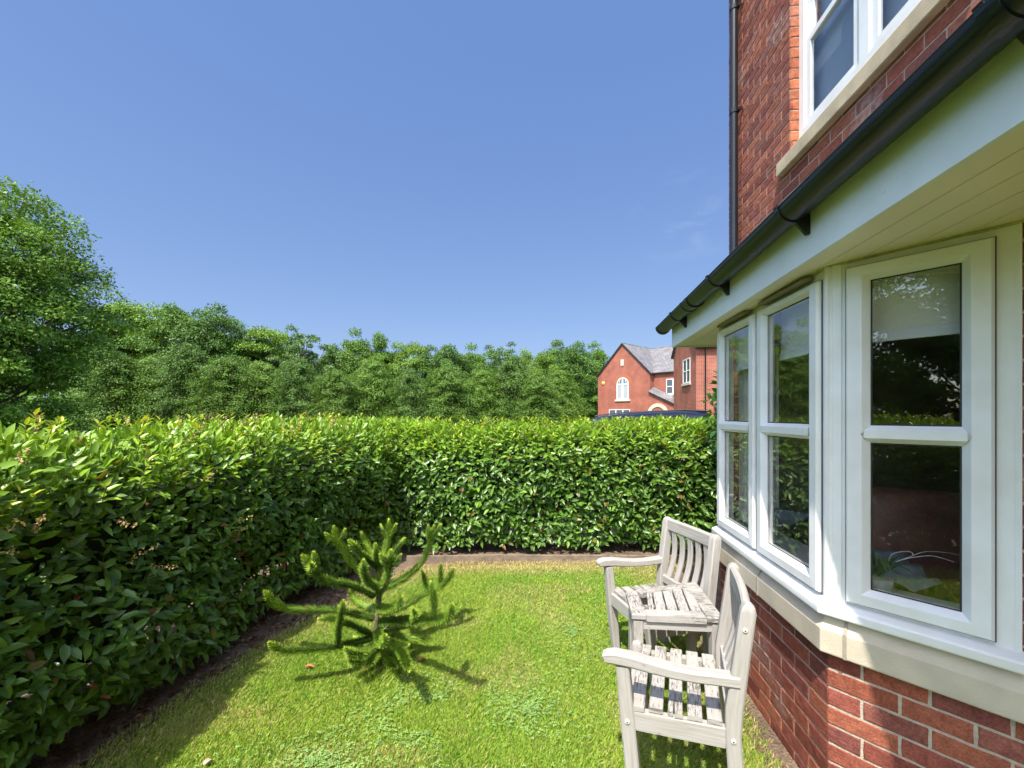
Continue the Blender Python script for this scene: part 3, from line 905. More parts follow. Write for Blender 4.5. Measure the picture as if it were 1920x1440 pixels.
# ------------------------------------------------------------------ garden chairs and table
def vcol(): 
    f = random.uniform(.9, 1.08); return (f, f, f)
def make_chair(side, label, loc, rz, skew=0.0):
    """side=+1: arm on local +y.  x forward, y to the sitter's left, origin on the ground between the rear posts"""
    ch = empty('garden_chair', (*loc, 0), rz)
    tag(ch, label, 'chair')
    W2 = .232
    # rear posts: straight, raked above the seat, rounded top
    for s in (1, -1):
        mb = MB()
        y = s * W2
        pts = [(-.035, y, 0), (-.012, y, .2), (0, y, .38), (-.004, y, .48), (-.035, y, .72), (-.052, y, .855), (-.0535, y, .872), (-.054, y, .884)]
        mb.loft(pts, [.052]*5 + [.052, .046, .028], [.056]*3 + [.062, .056, .054, .044, .02], (0, 1, 0), ch=.22)
        mb.build('rear_post', M['wood'], ch, smooth=True, angle=30)
    # front legs; the one under the arm runs up to it, the inner one stops just above the seat
    for s in (1, -1):
        mb = MB()
        y = s * W2
        if s == side:
            pts = [(.352, y, 0), (.372, y, .2), (.392, y, .40), (.408, y, .578)]
            mb.loft(pts, .050, [.044, .056, .056, .052], (0, 1, 0), ch=.2)
        else:
            pts = [(.352, y, 0), (.372, y, .2), (.392, y, .40), (.394, y, .424), (.395, y, .440), (.395, y, .448)]
            mb.loft(pts, [.046]*4 + [.040, .022], [.044, .052, .052, .050, .040, .02], (0, 1, 0), ch=.3)
        mb.build('front_leg', M['wood'], ch, smooth=True, angle=30)
    # arm: wavy rail with a rounded nose
    mb = MB()
    y = side * (W2 + .004)
    pts = [(-.022, y, .588), (.05, y, .586), (.13, y, .583), (.21, y, .585), (.29, y, .594), (.37, y, .606), (.44, y, .610), (.468, y, .607), (.482, y, .602), (.489, y, .598)]
    mb.loft(pts, [.056]*7 + [.054, .046, .026], [.046, .044, .043, .044, .048, .052, .050, .044, .034, .016], (0, 1, 0), ch=.35)
    mb.build('armrest', M['wood'], ch, smooth=True, angle=35)
    # seat rails
    mb = MB()
    for s in (1, -1): mb.loft([(.026, s * W2, .362), (.366, s * W2, .366)], .034, .076, (0, 1, 0), ch=.12)
    mb.loft([(.386, -W2 + .024, .366), (.386, W2 - .024, .366)], .03, .076, (1, 0, 0), ch=.12)
    mb.loft([(.0, -W2 + .027, .360), (.0, W2 - .027, .360)], .03, .07, (1, 0, 0), ch=.12)
    mb.build('seat_rail', M['wood'], ch, smooth=True, angle=30)
    # five slats side to side
    for k in range(5):
        mb = MB()
        x = .062 + k * .0725
        y0, y1 = -W2 - .012 + random.uniform(-.006, .006), W2 + .012 + random.uniform(-.006, .006)
        if side < 0: pass
        z = .4135 + .001 * k + random.uniform(-.001, .001)
        if k == 2:      # one slat has split at its end
            ys = y1 if side > 0 else y0; yo = y0 if side > 0 else y1
            yb = ys - side * .085
            mb.loft([(x, yo, z), (x, yb, z)], .054, .019, (1, 0, 0), ch=.25)
            mb.loft([(x - .011, yb, z), (x - .0125, ys, z)], .030, .0188, (1, 0, 0), ch=.25)
            mb.loft([(x + .0165, yb, z), (x + .0185, ys - side * .006, z - .001)], .020, .0186, (1, 0, 0), ch=.25)
        else:
            mb.loft([(x, y0, z), (x + random.uniform(-.002, .002), 0, z), (x + random.uniform(-.002, .002), y1, z)], .054, .019, (1, 0, 0), ch=.25)
        mb.build('seat_slat', M['wood_worn'], ch, smooth=True, angle=30)
    # back: shaped top rail, bottom rail, five bowed slats
    def px(z): return np.interp(z, [.38, .48, .72, .88], [0, -.004, -.035, -.054])
    mb = MB()
    nseg = 10
    P_ = []; hh = []
    for k in range(nseg + 1):
        t = k / nseg; yy = -W2 + .024 + (2*W2 - .048) * t
        bow = -.008 * math.sin(math.pi * t)
        zc = .838
        P_.append((px(zc) + bow, yy, zc)); hh.append(.082)
    mb.loft(P_, hh, .032, (0, 0, 1), ch=.5)
    mb.build('top_rail', M['wood'], ch, smooth=True, angle=35)
    mb = MB()
    mb.loft([(px(.47) - .002, -W2 + .024, .468), (px(.47) - .002, W2 - .024, .468)], .05, .028, (0, 0, 1), ch=.2)
    mb.build('bottom_rail', M['wood'], ch, smooth=True, angle=30)
    for k in range(5):
        mb = MB()
        yy = (-2 + k) * .079
        b0 = -.008 * math.sin(math.pi * (yy + W2) / (2*W2))
        pts = []
        for j in range(9):
            t = j / 8; z = .488 + (.803 - .488) * t
            pts.append((px(z) - .024 * math.sin(math.pi * t) + b0 * t, yy, z))
        mb.loft(pts, .042, .014, (0, 1, 0), ch=.4)
        mb.build('back_slat', M['wood'], ch, smooth=True, angle=35)
    # bolt caps on the outer faces
    yo = side * (W2 + .0265)
    for (x, z) in ((px(.79) + .004, .79), (.0, .365), (.388, .365)):
        mb = MB()
        mb.loft([(x, yo - side*.002, z), (x, yo + side*.0035, z), (x, yo + side*.005, z)], [.019, .018, .010], [.019, .018, .010], (1, 0, 0), round_=True, n=14)
        mb.loft([(x, yo + side*.004, z), (x, yo + side*.0056, z)], .006, .006, (1, 0, 0), round_=True, n=8, mat=1)
        mb.build('bolt_cap', [M['bolt'], M['seal']], ch, smooth=True, angle=40)
    for o_ in ch.children:
        for v_ in o_.data.vertices: v_.co.x += skew * v_.co.y
    return ch

def facing(fx, fy): return math.atan2(fy, fx)
# near chair: rear near post stands at (.845,1.640)
Fn = Vector((-.963, .270)).normalized(); Ln = Vector((-Fn.y, Fn.x))
on = Vector((.848, 1.638)) - Ln * .232 - Fn * .023
make_chair(1, 'whitewashed wooden chair on the near side of the table, one seat slat split', on, facing(*Fn), .10)
Ff = Vector((-.966, -.258)).normalized(); Lf = Vector((-Ff.y, Ff.x))
of_ = Vector((1.045, 2.985)) + Lf * .232
make_chair(-1, 'whitewashed wooden chair beyond the table, its slatted back against the hedge', of_, facing(*Ff))

tb = empty('corner_table', (.87, 2.36, 0), 0)
tag(tb, 'wedge shaped flaking white wooden table fitted between the two chairs', 'table')
def tp(x, y, z): return (x - .87, y - 2.36, z)
TZ = .583
FLf, FLn, BRf, BRn = Vector((.655, 2.462)), Vector((.612, 2.180)), Vector((1.122, 2.610)), Vector((1.062, 2.138))
def board(mb, a, b, c, d, z0, z1, bev=.005):
    """quad board a,b (one long edge) d,c (other edge)"""
    u0, v0 = random.uniform(0, 30), random.uniform(0, 30)
    ax = (Vector(b) - Vector(a)).normalized(); ay = Vector((-ax.y, ax.x))
    ctr = (Vector(a) + Vector(b) + Vector(c) + Vector(d)) / 4
    P = [Vector(p) for p in (a, b, c, d)]
    if (P[1]-P[0]).cross(P[2]-P[0]) < 0: P = P[::-1]
    inn = [p + (ctr - p).normalized() * bev * 1.5 for p in P]
    rings = [[(p, z0) for p in P], [(p, z1 - bev) for p in P], [(p, z1) for p in inn]]
    def uvp(p, z): q = p - Vector(a); return (u0 + q.dot(ax), v0 + q.dot(ay) + (z1 - z))
    for k in range(2):
        for i in range(4):
            j = (i+1) % 4
            q = [rings[k][i], rings[k][j], rings[k+1][j], rings[k+1][i]]
            mb.poly([tp(p.x, p.y, z) for p, z in q], [uvp(p, z) for p, z in q])
    mb.poly([tp(p.x, p.y, z) for p, z in rings[2]], [uvp(p, z) for p, z in rings[2]])
    mb.poly([tp(p.x, p.y, z) for p, z in rings[0]][::-1], [uvp(p, z) for p, z in rings[0]][::-1])
nr = (BRn - FLn).normalized(); fr_ = (BRf - FLf).normalized()
mb = MB()
wf = .072
a1_, b1_ = FLn + nr * wf, FLf + fr_ * wf
board(mb, FLn, FLf, b1_, a1_, TZ - .026, TZ)                     # front board
g = .0015
nin = Vector((-nr.y, nr.x)) * .062                              # near rail inner edge
fin = Vector((fr_.y, -fr_.x)) * .056
wb = .082
a2_, b2_ = BRn - nr * wb, BRf - fr_ * wb
board(mb, a2_ + nr*g, BRn, BRf, b2_ + fr_*g, TZ - .027, TZ - .001)        # board on the wall side
board(mb, a1_ + nr*g, a2_, a2_ + nin, a1_ + nr*g + nin, TZ - .036, TZ + .001)
board(mb, b1_ + fr_*g, b2_, b2_ + fin, b1_ + fr_*g + fin, TZ - .027, TZ)
mb.build('table_frame', M['wood_worn'], tb)
n0, n1_ = a1_ + nin, a2_ + nin
f0, f1_ = b1_ + fin, b2_ + fin
npk = 5
for k in range(npk):
    mb = MB()
    t0, t1 = (k + .075) / npk, (k + .925) / npk
    if k == 0: t0 = .09
    e_ = Vector((0, .0015))
    board(mb, n0.lerp(n1_, t0) + e_, f0.lerp(f1_, t0) - e_, f0.lerp(f1_, t1) - e_, n0.lerp(n1_, t1) + e_, TZ - .026, TZ - .002 + random.uniform(-.001, .001), .003)
    mb.build('table_plank', M['wood_worn'], tb)
mb = MB()   # apron under the top
def in2(p): return p + (Vector((.87, 2.37)) - p).normalized() * .035
q = [in2(FLn), in2(BRn), in2(BRf), in2(FLf)]
for i in range(4):
    a, b = q[i], q[(i+1) % 4]
    mb.loft([tp(a.x, a.y, TZ - .059), tp(b.x, b.y, TZ - .059)], .045, .02, (0, 0, 1), ch=.1)
mb.build('apron', M['wood'], tb)
for p, q2, s_ in ((FLn, (.655, 2.21), .05), (FLf, (.70, 2.47), .046), (BRn, (1.03, 2.17), .046), (BRf, (1.08, 2.58), .046)):
    mb = MB()
    top = p + (Vector((.87, 2.37)) - p).normalized() * .045
    mb.loft([tp(q2[0], q2[1], 0), tp(top.x, top.y, TZ - .037)], s_, s_, (0, 1, 0), ch=.2)
    mb.build('leg', M['wood'], tb, smooth=True, angle=30)

# ------------------------------------------------------------------ ground, soil, lawn
def tri_fan_sheet(name, poly, z, mat, kind='structure'):
    me = bpy.data.meshes.new(name)
    bm = bmesh.new()
    vs = [bm.verts.new((p[0], p[1], z)) for p in poly]
    f = bm.faces.new(vs)
    if f.normal.z < 0: f.normal_flip()
    bmesh.ops.triangulate(bm, faces=[f])
    bm.to_mesh(me); bm.free()
    me.materials.append(mat)
    return tag(link_mesh(name, me), kind=kind)

def ground_mat(name, stops, s1=3.0, s2=60.0, bump=.5, spots=None):
    m, nt, out = newmat(name)
    tc = N(nt, 'ShaderNodeTexCoord')
    a = N(nt, 'ShaderNodeTexNoise', Scale=s1, Detail=8.0, Roughness=.65)
    b = N(nt, 'ShaderNodeTexNoise', Scale=s2, Detail=6.0)
    for n in (a, b): nt.links.new(tc.outputs['Object'], n.inputs['Vector'])
    c = ramp(nt, a.outputs[0], stops)
    c = mixc(nt, 1.0, c, ramp(nt, b.outputs[0], [(.3, (.6, .6, .6)), (.7, (1.3, 1.3, 1.3))]), 'MULTIPLY')
    p = N(nt, 'ShaderNodeBsdfPrincipled', Roughness=1.0)
    p.inputs['Specular IOR Level'].default_value = .1
    nt.links.new(c, p.inputs['Base Color'])
    bu = N(nt, 'ShaderNodeBump', Strength=bump, Distance=.02)
    nt.links.new(b.outputs[0], bu.inputs['Height']); nt.links.new(bu.outputs[0], p.inputs['Normal'])
    nt.links.new(p.outputs[0], out.inputs[0])
    return m
gm = ground_mat('meadow_ground', [(.3, (.05, .075, .022)), (.6, (.085, .12, .032))], .5, 9)
tri_fan_sheet('ground', [(-700, -700), (700, -700), (700, 900), (-700, 900)], -.012, gm)
sm = ground_mat('garden_soil', [(.3, (.12, .082, .056)), (.5, (.19, .135, .095)), (.72, (.28, .20, .14))], 5, 75, .9)
tri_fan_sheet('soil_bed', [(-3.4, -3), (2.6, -3), (2.6, 6.1), (-3.4, 6.1)], -.004, sm)
LAWN = [(-2.02, -2.6), (-1.97, 1.2), (-1.91, 1.9), (-1.86, 2.25), (-1.77, 2.65), (-1.64, 3.08), (-1.38, 3.64), (-1.19, 4.1), (-1.02, 4.42), (-.4, 4.55), (.4, 4.575), (1.1, 4.58), (1.9, 4.60)]
lr = [wl(-.13, 2.5), wl(-.13, 1.2), wl(-.14, .6), wl(-.15, .1), wl(.10, -.25), wl(.42, -.75), wl(.44, -4.3)]
LAWN += lr
lm = ground_mat('lawn_base', [(.3, (.14, .18, .03)), (.55, (.20, .25, .04)), (.75, (.28, .26, .08))], 2.2, 110, .6)
tri_fan_sheet('lawn', LAWN, 0.0, lm)
am = ground_mat('asphalt', [(.3, (.045, .045, .046)), (.7, (.065, .064, .063))], 3, 160, .3)
tri_fan_sheet('driveway', [(-1.5, 6.4), (24, 6.4), (24, 23.0), (-1.5, 15)], -.006, am)

def inside(px_, py_, poly):
    res = np.zeros(len(px_), bool); j = len(poly) - 1
    for i in range(len(poly)):
        xi, yi = poly[i]; xj, yj = poly[j]
        c = ((yi > py_) != (yj > py_)) & (px_ < (xj - xi) * (py_ - yi) / (yj - yi + 1e-12) + xi)
        res ^= c; j = i
    return res
def vnoise(x, y, s, seed=0):
    """cheap smooth value noise"""
    r = np.random.default_rng(seed); T = r.random((64, 64))
    X = x * s; Y = y * s
    xi = np.floor(X).astype(int); yi = np.floor(Y).astype(int)
    fx = X - xi; fy = Y - yi
    fx = fx*fx*(3-2*fx); fy = fy*fy*(3-2*fy)
    g = lambda a, b: T[a % 64, b % 64]
    return (g(xi, yi)*(1-fx)+g(xi+1, yi)*fx)*(1-fy) + (g(xi, yi+1)*(1-fx)+g(xi+1, yi+1)*fx)*fy
def dist_edge(x, y, poly):
    d = np.full(len(x), 9e9)
    for i in range(len(poly)):
        ax, ay = poly[i]; bx, by = poly[(i+1) % len(poly)]
        vx, vy = bx-ax, by-ay
        t = np.clip(((x-ax)*vx + (y-ay)*vy) / (vx*vx+vy*vy+1e-12), 0, 1)
        d = np.minimum(d, np.hypot(x-ax-t*vx, y-ay-t*vy))
    return d

def grass(n, ybounds, seed, h0=.022, h1=.042, wd=.0026):
    r = np.random.default_rng(seed)
    x = r.uniform(-2.15, 2.0, n); y = r.uniform(*ybounds, n)
    ok = inside(x, y, [(p[0] + (0.0), p[1]) for p in LAWN])
    # a ragged fringe beyond the edge
    de = dist_edge(x, y, LAWN)
    frin = (~ok) & (de < .10) & (r.random(n) < .35 * (1 - de / .10)) & (y < 4.7)
    nn = vnoise(x, y, 2.3, 3) * .6 + vnoise(x, y, 7.0, 4) * .4
    thin = np.clip(de / .22, .12, 1) * np.clip(.75 + nn * .6, 0, 1)
    keep = (ok & (r.random(n) < thin)) | frin
    x, y, nn, de = x[keep], y[keep], nn[keep], de[keep]
    n = len(x)
    h = r.uniform(h0, h1, n) * (.8 + .5 * vnoise(x, y, 5, 8))
    tuft = np.exp(-(((x + .82)**2 + (y - 2.55)**2) / .03)); h *= 1 + 1.4 * tuft * r.random(n)
    az = r.uniform(0, 2*np.pi, n); lean = r.uniform(.15, .95, n) * h
    wv = r.uniform(.7, 1.3, n) * wd
    a2 = az + r.uniform(-.6, .6, n) + np.pi/2
    dx, dy = np.cos(a2)*wv, np.sin(a2)*wv
    ox, oy = np.cos(az)*lean, np.sin(az)*lean
    z = np.zeros(n)
    V = np.stack([np.stack([x-dx, y-dy, z], 1), np.stack([x+dx, y+dy, z], 1),
                  np.stack([x+ox*.45+dx*.7, y+oy*.45+dy*.7, h*.68], 1), np.stack([x+ox, y+oy, h], 1)], 1).reshape(-1, 3)
    b = np.arange(n)[:, None] * 4
    F = np.concatenate([b + np.array([[0, 1, 2]]), b + np.array([[0, 2, 3]])], 0)
    # colour: fresh, yellowish and straw blades, by patches
    fresh = np.array([.29, .46, .055]); yel = np.array([.44, .53, .085]); dark = np.array([.16, .33, .04]); straw = np.array([.60, .50, .24])
    t = np.clip(nn * 1.5 - .35 + r.normal(0, .22, n), 0, 1)[:, None]
    C = fresh * (1-t) + yel * t
    dk = (r.random(n) < .22)[:, None]; C = np.where(dk, dark, C)
    edgey = np.clip(1 - de / .35, 0, 1) * .5 + np.clip((y - 4.15) / .38, 0, 1) * .8
    pst = .07 + edgey * .75 + .26 * np.clip((vnoise(x, y, 3.1, 21) - .55) / .2, 0, 1)
    C = np.where((r.random(n) < pst)[:, None], straw * r.uniform(.75, 1.2, (n, 1)), C)
    C = C * r.uniform(.8, 1.2, (n, 1))
    return V, F, np.repeat(C, 4, 0)
def joinarr(parts):
    Vs, Fs, Cs = [], [], []; o = 0
    for V, F, C in parts:
        Vs.append(V); Fs.append(F + o); Cs.append(C); o += len(V)
    return np.concatenate(Vs), np.concatenate(Fs), np.concatenate(Cs)
GV = joinarr([grass(560000, (1.3, 3.2), 1, .012, .027, .0020), grass(260000, (3.2, 4.75), 2, .013, .028, .0028), grass(60000, (-2.0, 1.3), 3, wd=.005)])
tag(link_mesh('grass', np_mesh('grass', *GV, M['grass'])), 'short sunny lawn grass with paler dry patches between hedge and chairs', 'grass', kind='stuff')

def clover(n, cx, cy, rx, ry, seed):
    r = np.random.default_rng(seed)
    a = r.uniform(0, 2*np.pi, n); q = np.abs(r.normal(0, .62, n))
    x = cx + rx*q*np.cos(a); y = cy + ry*q*np.sin(a)
    k = vnoise(x, y, 4, 9) > .3; x, y = x[k], y[k]; n = len(x)
    z = r.uniform(.014, .032, n)
    Vs = []
    for j in range(3):
        th = a[:n]*3 + j * 2.094
        c, s = np.cos(th), np.sin(th); L = r.uniform(.007, .011, n)
        tz = r.uniform(-.003, .003, n)
        Vs += [np.stack([x, y, z], 1), np.stack([x + L*(c*.7 - s*.45), y + L*(s*.7 + c*.45), z+tz+.002], 1), np.stack([x + L*c*1.1, y + L*s*1.1, z+tz], 1), np.stack([x + L*(c*.7 + s*.45), y + L*(s*.7 - c*.45), z+tz+.002], 1)]
    V = np.stack(Vs, 1).reshape(-1, 3)
    b = (np.arange(n*3)*4)[:, None]
    F = np.concatenate([b + np.array([[0, 1, 2]]), b + np.array([[0, 2, 3]])], 0)
    C = np.repeat(np.array([.24, .38, .10]) * r.uniform(.7, 1.4, (n, 1)), 12, 0)
    return V, F, C
CV = joinarr([clover(1500, -.45, 2.25, .55, .38, 1), clover(420, .1, 2.3, .4, .35, 2), clover(700, .45, 3.1, .4, .7, 3), clover(500, -.9, 1.95, .35, .2, 4)])
tag(link_mesh('clover', np_mesh('clover', *CV, leafmat('clover_leaf', .3, .2, .6))), 'grey green clover spreading through the lawn in front of the monkey puzzle', 'clover', kind='stuff')

# ------------------------------------------------------------------ leaves
def leaf_batch(P, axis, normal, L, Wd, C, fold=.18, droop=.12):
    """P base points, axis, normal (n,3); 8 verts, 8 tris each"""
    n = len(P)
    axis = nrm(axis); side = nrm(np.cross(axis, normal)); nor = np.cross(side, axis)
    L = L[:, None]; Wd = Wd[:, None]
    def at(t, s, lift):
        return P + axis * L * t + side * Wd * s + nor * (lift * Wd - droop * L * t * t)
    m0, m1, m2, m3 = at(0, 0, 0), at(.3, 0, 0), at(.68, 0, 0), at(1.0, 0, 0)
    l1, l2 = at(.27, -.48, fold), at(.66, -.42, fold)
    r1, r2 = at(.27, .48, fold), at(.66, .42, fold)
    V = np.stack([m0, m1, m2, m3, l1, l2, r1, r2], 1).reshape(-1, 3)
    T = np.array([[0, 1, 4], [4, 1, 5], [1, 2, 5], [5, 2, 3], [0, 6, 1], [6, 7, 1], [1, 7, 2], [7, 3, 2]])
    F = (np.arange(n)[:, None, None] * 8 + T[None]).reshape(-1, 3)
    return V, F, np.repeat(C, 8, 0)

class Path:
    def __init__(self, pts):
        self.p = np.array(pts, float); d = np.diff(self.p, axis=0); self.l = np.hypot(d[:, 0], d[:, 1])
        self.s = np.concatenate([[0], np.cumsum(self.l)]); self.L = self.s[-1]
    def at(self, s):
        x = np.interp(s, self.s, self.p[:, 0]); y = np.interp(s, self.s, self.p[:, 1])
        e = .15
        tx = np.interp(np.minimum(s+e, self.L), self.s, self.p[:, 0]) - np.interp(np.maximum(s-e, 0), self.s, self.p[:, 0])
        ty = np.interp(np.minimum(s+e, self.L), self.s, self.p[:, 1]) - np.interp(np.maximum(s-e, 0), self.s, self.p[:, 1])
        l = np.hypot(tx, ty); return x, y, tx/l, ty/l

def hedge_thing(name, label, pathpts, width, top, seed, dens, Lr=(.075, .11), flowers=None, undercut=.16, shoots=60, dead=.02, sh=(.04, .13)):
    """path = inner (visible) face; hedge lies to the left of the path direction"""
    r = np.random.default_rng(seed)
    path = Path(pathpts)
    root = empty(name, (0, 0, 0)); tag(root, label, 'hedge')
    # profile: (outward distance o from the inner face line (+ = into the hedge), height), walked from foot, up, across, down
    prof = np.array([(undercut, .10), (.05, .30), (0.0, .75), (.0, top - .22), (.06, top - .07), (.20, top), (width - .2, top), (width - .05, top - .1), (width, top - .4), (width, .25)])
    dl = np.hypot(*np.diff(prof, axis=0).T); ps = np.concatenate([[0], np.cumsum(dl)])
    def surf(s, q):
        x, y, tx, ty = path.at(s)
        o = np.interp(q, ps, prof[:, 0]); z = np.interp(q, ps, prof[:, 1])
        e = .06
        do = np.interp(np.minimum(q+e, ps[-1]), ps, prof[:, 0]) - np.interp(np.maximum(q-e, 0), ps, prof[:, 0])
        dz = np.interp(np.minimum(q+e, ps[-1]), ps, prof[:, 1]) - np.interp(np.maximum(q-e, 0), ps, prof[:, 1])
        # normal in (o,z) plane, outward = (-dz, do) for o measured inward
        no, nz_ = -dz, do
        l = np.hypot(no, nz_) + 1e-9; no /= l; nz_ /= l
        lx, ly = -ty, tx                      # left of the path
        P = np.stack([x + lx*o, y + ly*o, z], 1)
        Nn = np.stack([lx*no, ly*no, nz_], 1)
        T = np.stack([tx, ty, np.zeros_like(tx)], 1)
        return P, Nn, T
    vis = ps[-1] * 1.0
    n = int(path.L * ps[-1] * dens)
    s = r.uniform(0, path.L, n)
    wts = r.random(n)
    qvis = ps[6]                              # foot .. far edge of the top
    q = np.where(wts < .86, r.uniform(0, qvis, n), r.uniform(qvis, ps[-1], n))
    P, Nn, T = surf(s, q)
    bump = (vnoise(s, q, 2.2, seed) - .5) * .16 + (vnoise(s, q, 6.5, seed + 1) - .5) * .09
    depth = r.random(n) ** 1.8 * .20
    P = P + Nn * (bump - depth)[:, None]
    Z = P[:, 2]
    rnd = r.normal(0, 1, (n, 3))
    up = np.array([0, 0, 1.0])
    topness = np.clip((Z - (top - .55)) / .52, 0, 1)
    axis = Nn * r.uniform(.15, .9, (n, 1)) + T * r.normal(0, .75, (n, 1)) + up * (r.normal(-.10, .45, (n, 1)) + .55 * topness[:, None])
    normal = Nn * .75 + up * .65 + rnd * .38
    L = r.uniform(*Lr, n) * (1 - .12 * topness) * np.where(r.random(n) < .3, r.uniform(.6, .85, n), 1); Wd = L * r.uniform(.36, .46, n)
    dark = np.array([.085, .180, .032]); mid = np.array([.155, .295, .044]); young = np.array([.25, .41, .032])
    u = r.random((n, 1))
    C = dark * (1-u) + mid * u
    yy = np.clip(topness * 1.3 + r.normal(0, .22, n) - .42 - depth * 2 + .45 * (vnoise(s, q, 2.6, seed + 5) - .3) * (topness > 0), 0, 1)[:, None]
    C = C * (1-yy) + young * yy
    odd = r.random(n)
    C[odd < .14] = np.array([.20, .36, .045])
    C[odd < dead] = np.array([.22, .20, .035])
    C[odd < dead * .35] = np.array([.24, .10, .035])
    C *= r.uniform(.75, 1.25, (n, 1))
    parts = [leaf_batch(P, axis, normal, L, Wd, C)]
    # young shoots standing proud of the top: stems with whorls of upturned leaves
    st = MB()
    for k in range(shoots):
        s0 = r.uniform(0, path.L); qq = r.uniform(ps[3] - .05, ps[6] + .05)
        p, nn, t = surf(np.array([s0]), np.array([qq])); p = p[0]; nn = nn[0]
        h = r.uniform(*sh) * (1.0 if qq > ps[4] else .7)
        dirv = nrm(np.array([0, 0, 1.0]) + nn * .5 + r.normal(0, .22, 3))
        p0 = p - dirv * .05
        tipz = p + dirv * h
        st.loft([p0, (p0 + tipz)/2 + r.normal(0, .004, 3), tipz], .004, .004, (1, 0, 0), round_=True, n=5, col=(.2, .1, .05))
        m_ = int(5 + h * 45)
        tt = np.linspace(.15, 1, m_)
        B = p0[None] + (tipz - p0)[None] * tt[:, None]
        aa = np.arange(m_) * 2.4 + r.uniform(0, 6)
        out = np.stack([np.cos(aa), np.sin(aa), np.zeros(m_)], 1)
        ax = out * (1.15 - .6 * tt[:, None]) + dirv * (.25 + .75 * tt[:, None])
        no = dirv[None] * 1.0 - out * (.3)
        Ls = r.uniform(.055, .085, m_) * (1.05 - .35 * tt)
        cc = np.array([.31, .47, .034]) * r.uniform(.8, 1.2, (m_, 1))
        red = (tt > .9)[:, None]; cc = np.where(red, cc * np.array([1.35, .95, 1.0]), cc)
        parts.append(leaf_batch(B, ax, no, Ls, Ls * .36, cc, fold=.25, droop=.22))
    V, F, C = joinarr(parts)
    link_mesh('foliage', np_mesh('foliage', V, F, C, M['hedge']), root)
    # short woody stems seen between the leaves and at the foot
    ns = int(path.L * 26)
    for k in range(ns):
        s0 = r.uniform(0, path.L); x, y, tx, ty = path.at(np.array([s0])); lx, ly = -ty[0], tx[0]
        o0 = r.uniform(.26, width - .26); z1 = r.uniform(.25, top - .45)
        a = np.array([x[0] + lx*(o0), y[0] + ly*o0, -.01]); o1 = o0 + r.uniform(-.10, .1)
        b = np.array([x[0] + lx*o1 + tx[0]*r.uniform(-.15, .15), y[0] + ly*o1 + ty[0]*r.uniform(-.15, .15), z1])
        st.loft([a, (a+b)/2 + r.normal(0, .02, 3), b], [.022, .016, .007], [.022, .016, .007], (1, 0, 0), round_=True, n=6, caps=False)
    # added dark shell inside the hedge: blocks sky light, its colour stands for shade
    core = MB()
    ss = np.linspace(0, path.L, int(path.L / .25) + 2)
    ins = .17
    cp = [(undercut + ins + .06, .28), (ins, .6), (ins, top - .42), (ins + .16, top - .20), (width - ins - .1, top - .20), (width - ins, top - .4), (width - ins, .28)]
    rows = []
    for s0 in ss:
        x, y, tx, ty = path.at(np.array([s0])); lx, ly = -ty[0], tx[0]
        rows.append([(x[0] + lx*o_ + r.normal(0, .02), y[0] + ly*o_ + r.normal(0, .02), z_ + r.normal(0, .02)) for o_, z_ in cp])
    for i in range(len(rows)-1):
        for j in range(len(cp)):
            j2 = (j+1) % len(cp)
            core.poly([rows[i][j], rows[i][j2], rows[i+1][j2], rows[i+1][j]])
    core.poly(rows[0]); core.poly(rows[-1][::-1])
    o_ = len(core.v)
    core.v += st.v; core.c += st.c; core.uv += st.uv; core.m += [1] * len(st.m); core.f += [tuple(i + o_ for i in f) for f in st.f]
    tag(core.build('shade_core_and_stems', [M['hedge_core'], M['twig']], root), kind='stuff')
    # spent flower heads: strings of tan beads
    if flowers:
        fm = []
        for (fs, fq) in flowers:
            p, nn, t = surf(np.array([fs]), np.array([fq])); p = p[0] + nn[0] * .03; nn = nn[0]
            d = nrm(nn * .8 + np.array([0, 0, r.uniform(-.1, .7)]) + t[0] * r.uniform(-.8, .8))
            nb = 26
            tt = np.linspace(0, 1, nb)
            B = p[None] + d[None] * (tt * r.uniform(.08, .13))[:, None] + r.normal(0, .0075, (nb, 3))
            ax = r.normal(0, 1, (nb, 3)); no = r.normal(0, 1, (nb, 3))
            Ls = r.uniform(.008, .014, nb)
            cc = np.where((r.random(nb) < .6)[:, None], np.array([.46, .38, .15]), np.array([.38, .27, .12])) * r.uniform(.8, 1.2, (nb, 1))
            link_mesh('flower_head', np_mesh('flower_head', *leaf_batch(B, ax, no, Ls, Ls * .9, cc, fold=.6, droop=.5), M['dry']), root)
    return root

rf = np.random.default_rng(5)
fl = [(rf.uniform(2.2, 5.6), rf.uniform(.75, 1.95)) for _ in range(26)] + [(rf.uniform(2.6, 4.1), rf.uniform(.9, 1.5)) for _ in range(16)] + [(rf.uniform(5.2, 6.6), rf.uniform(1.35, 1.75)) for _ in range(14)]
hedge_thing('laurel_hedge', 'long laurel hedge beside the lawn, its face in shade, tan flower heads among the leaves',
            [(-1.96, -2.4), (-1.95, .6), (-1.92, 1.8), (-1.86, 2.7), (-1.72, 3.5), (-1.48, 4.3), (-1.30, 4.9)], 1.0, 1.47, 3, 1550, Lr=(.055, .092), flowers=fl, shoots=260)
hedge_thing('laurel_hedge', 'sunlit laurel hedge across the end of the lawn behind the edging board',
            [(-2.3, 5.0), (-1.2, 4.84), (.0, 4.82), (1.2, 4.83), (2.75, 4.86)], 0.9, 1.46, 4, 1200, Lr=(.068, .105), undercut=.06, shoots=200, sh=(.03, .11),
            flowers=[(rf.uniform(.6, 4.6), rf.uniform(.5, 1.6)) for _ in range(9)])

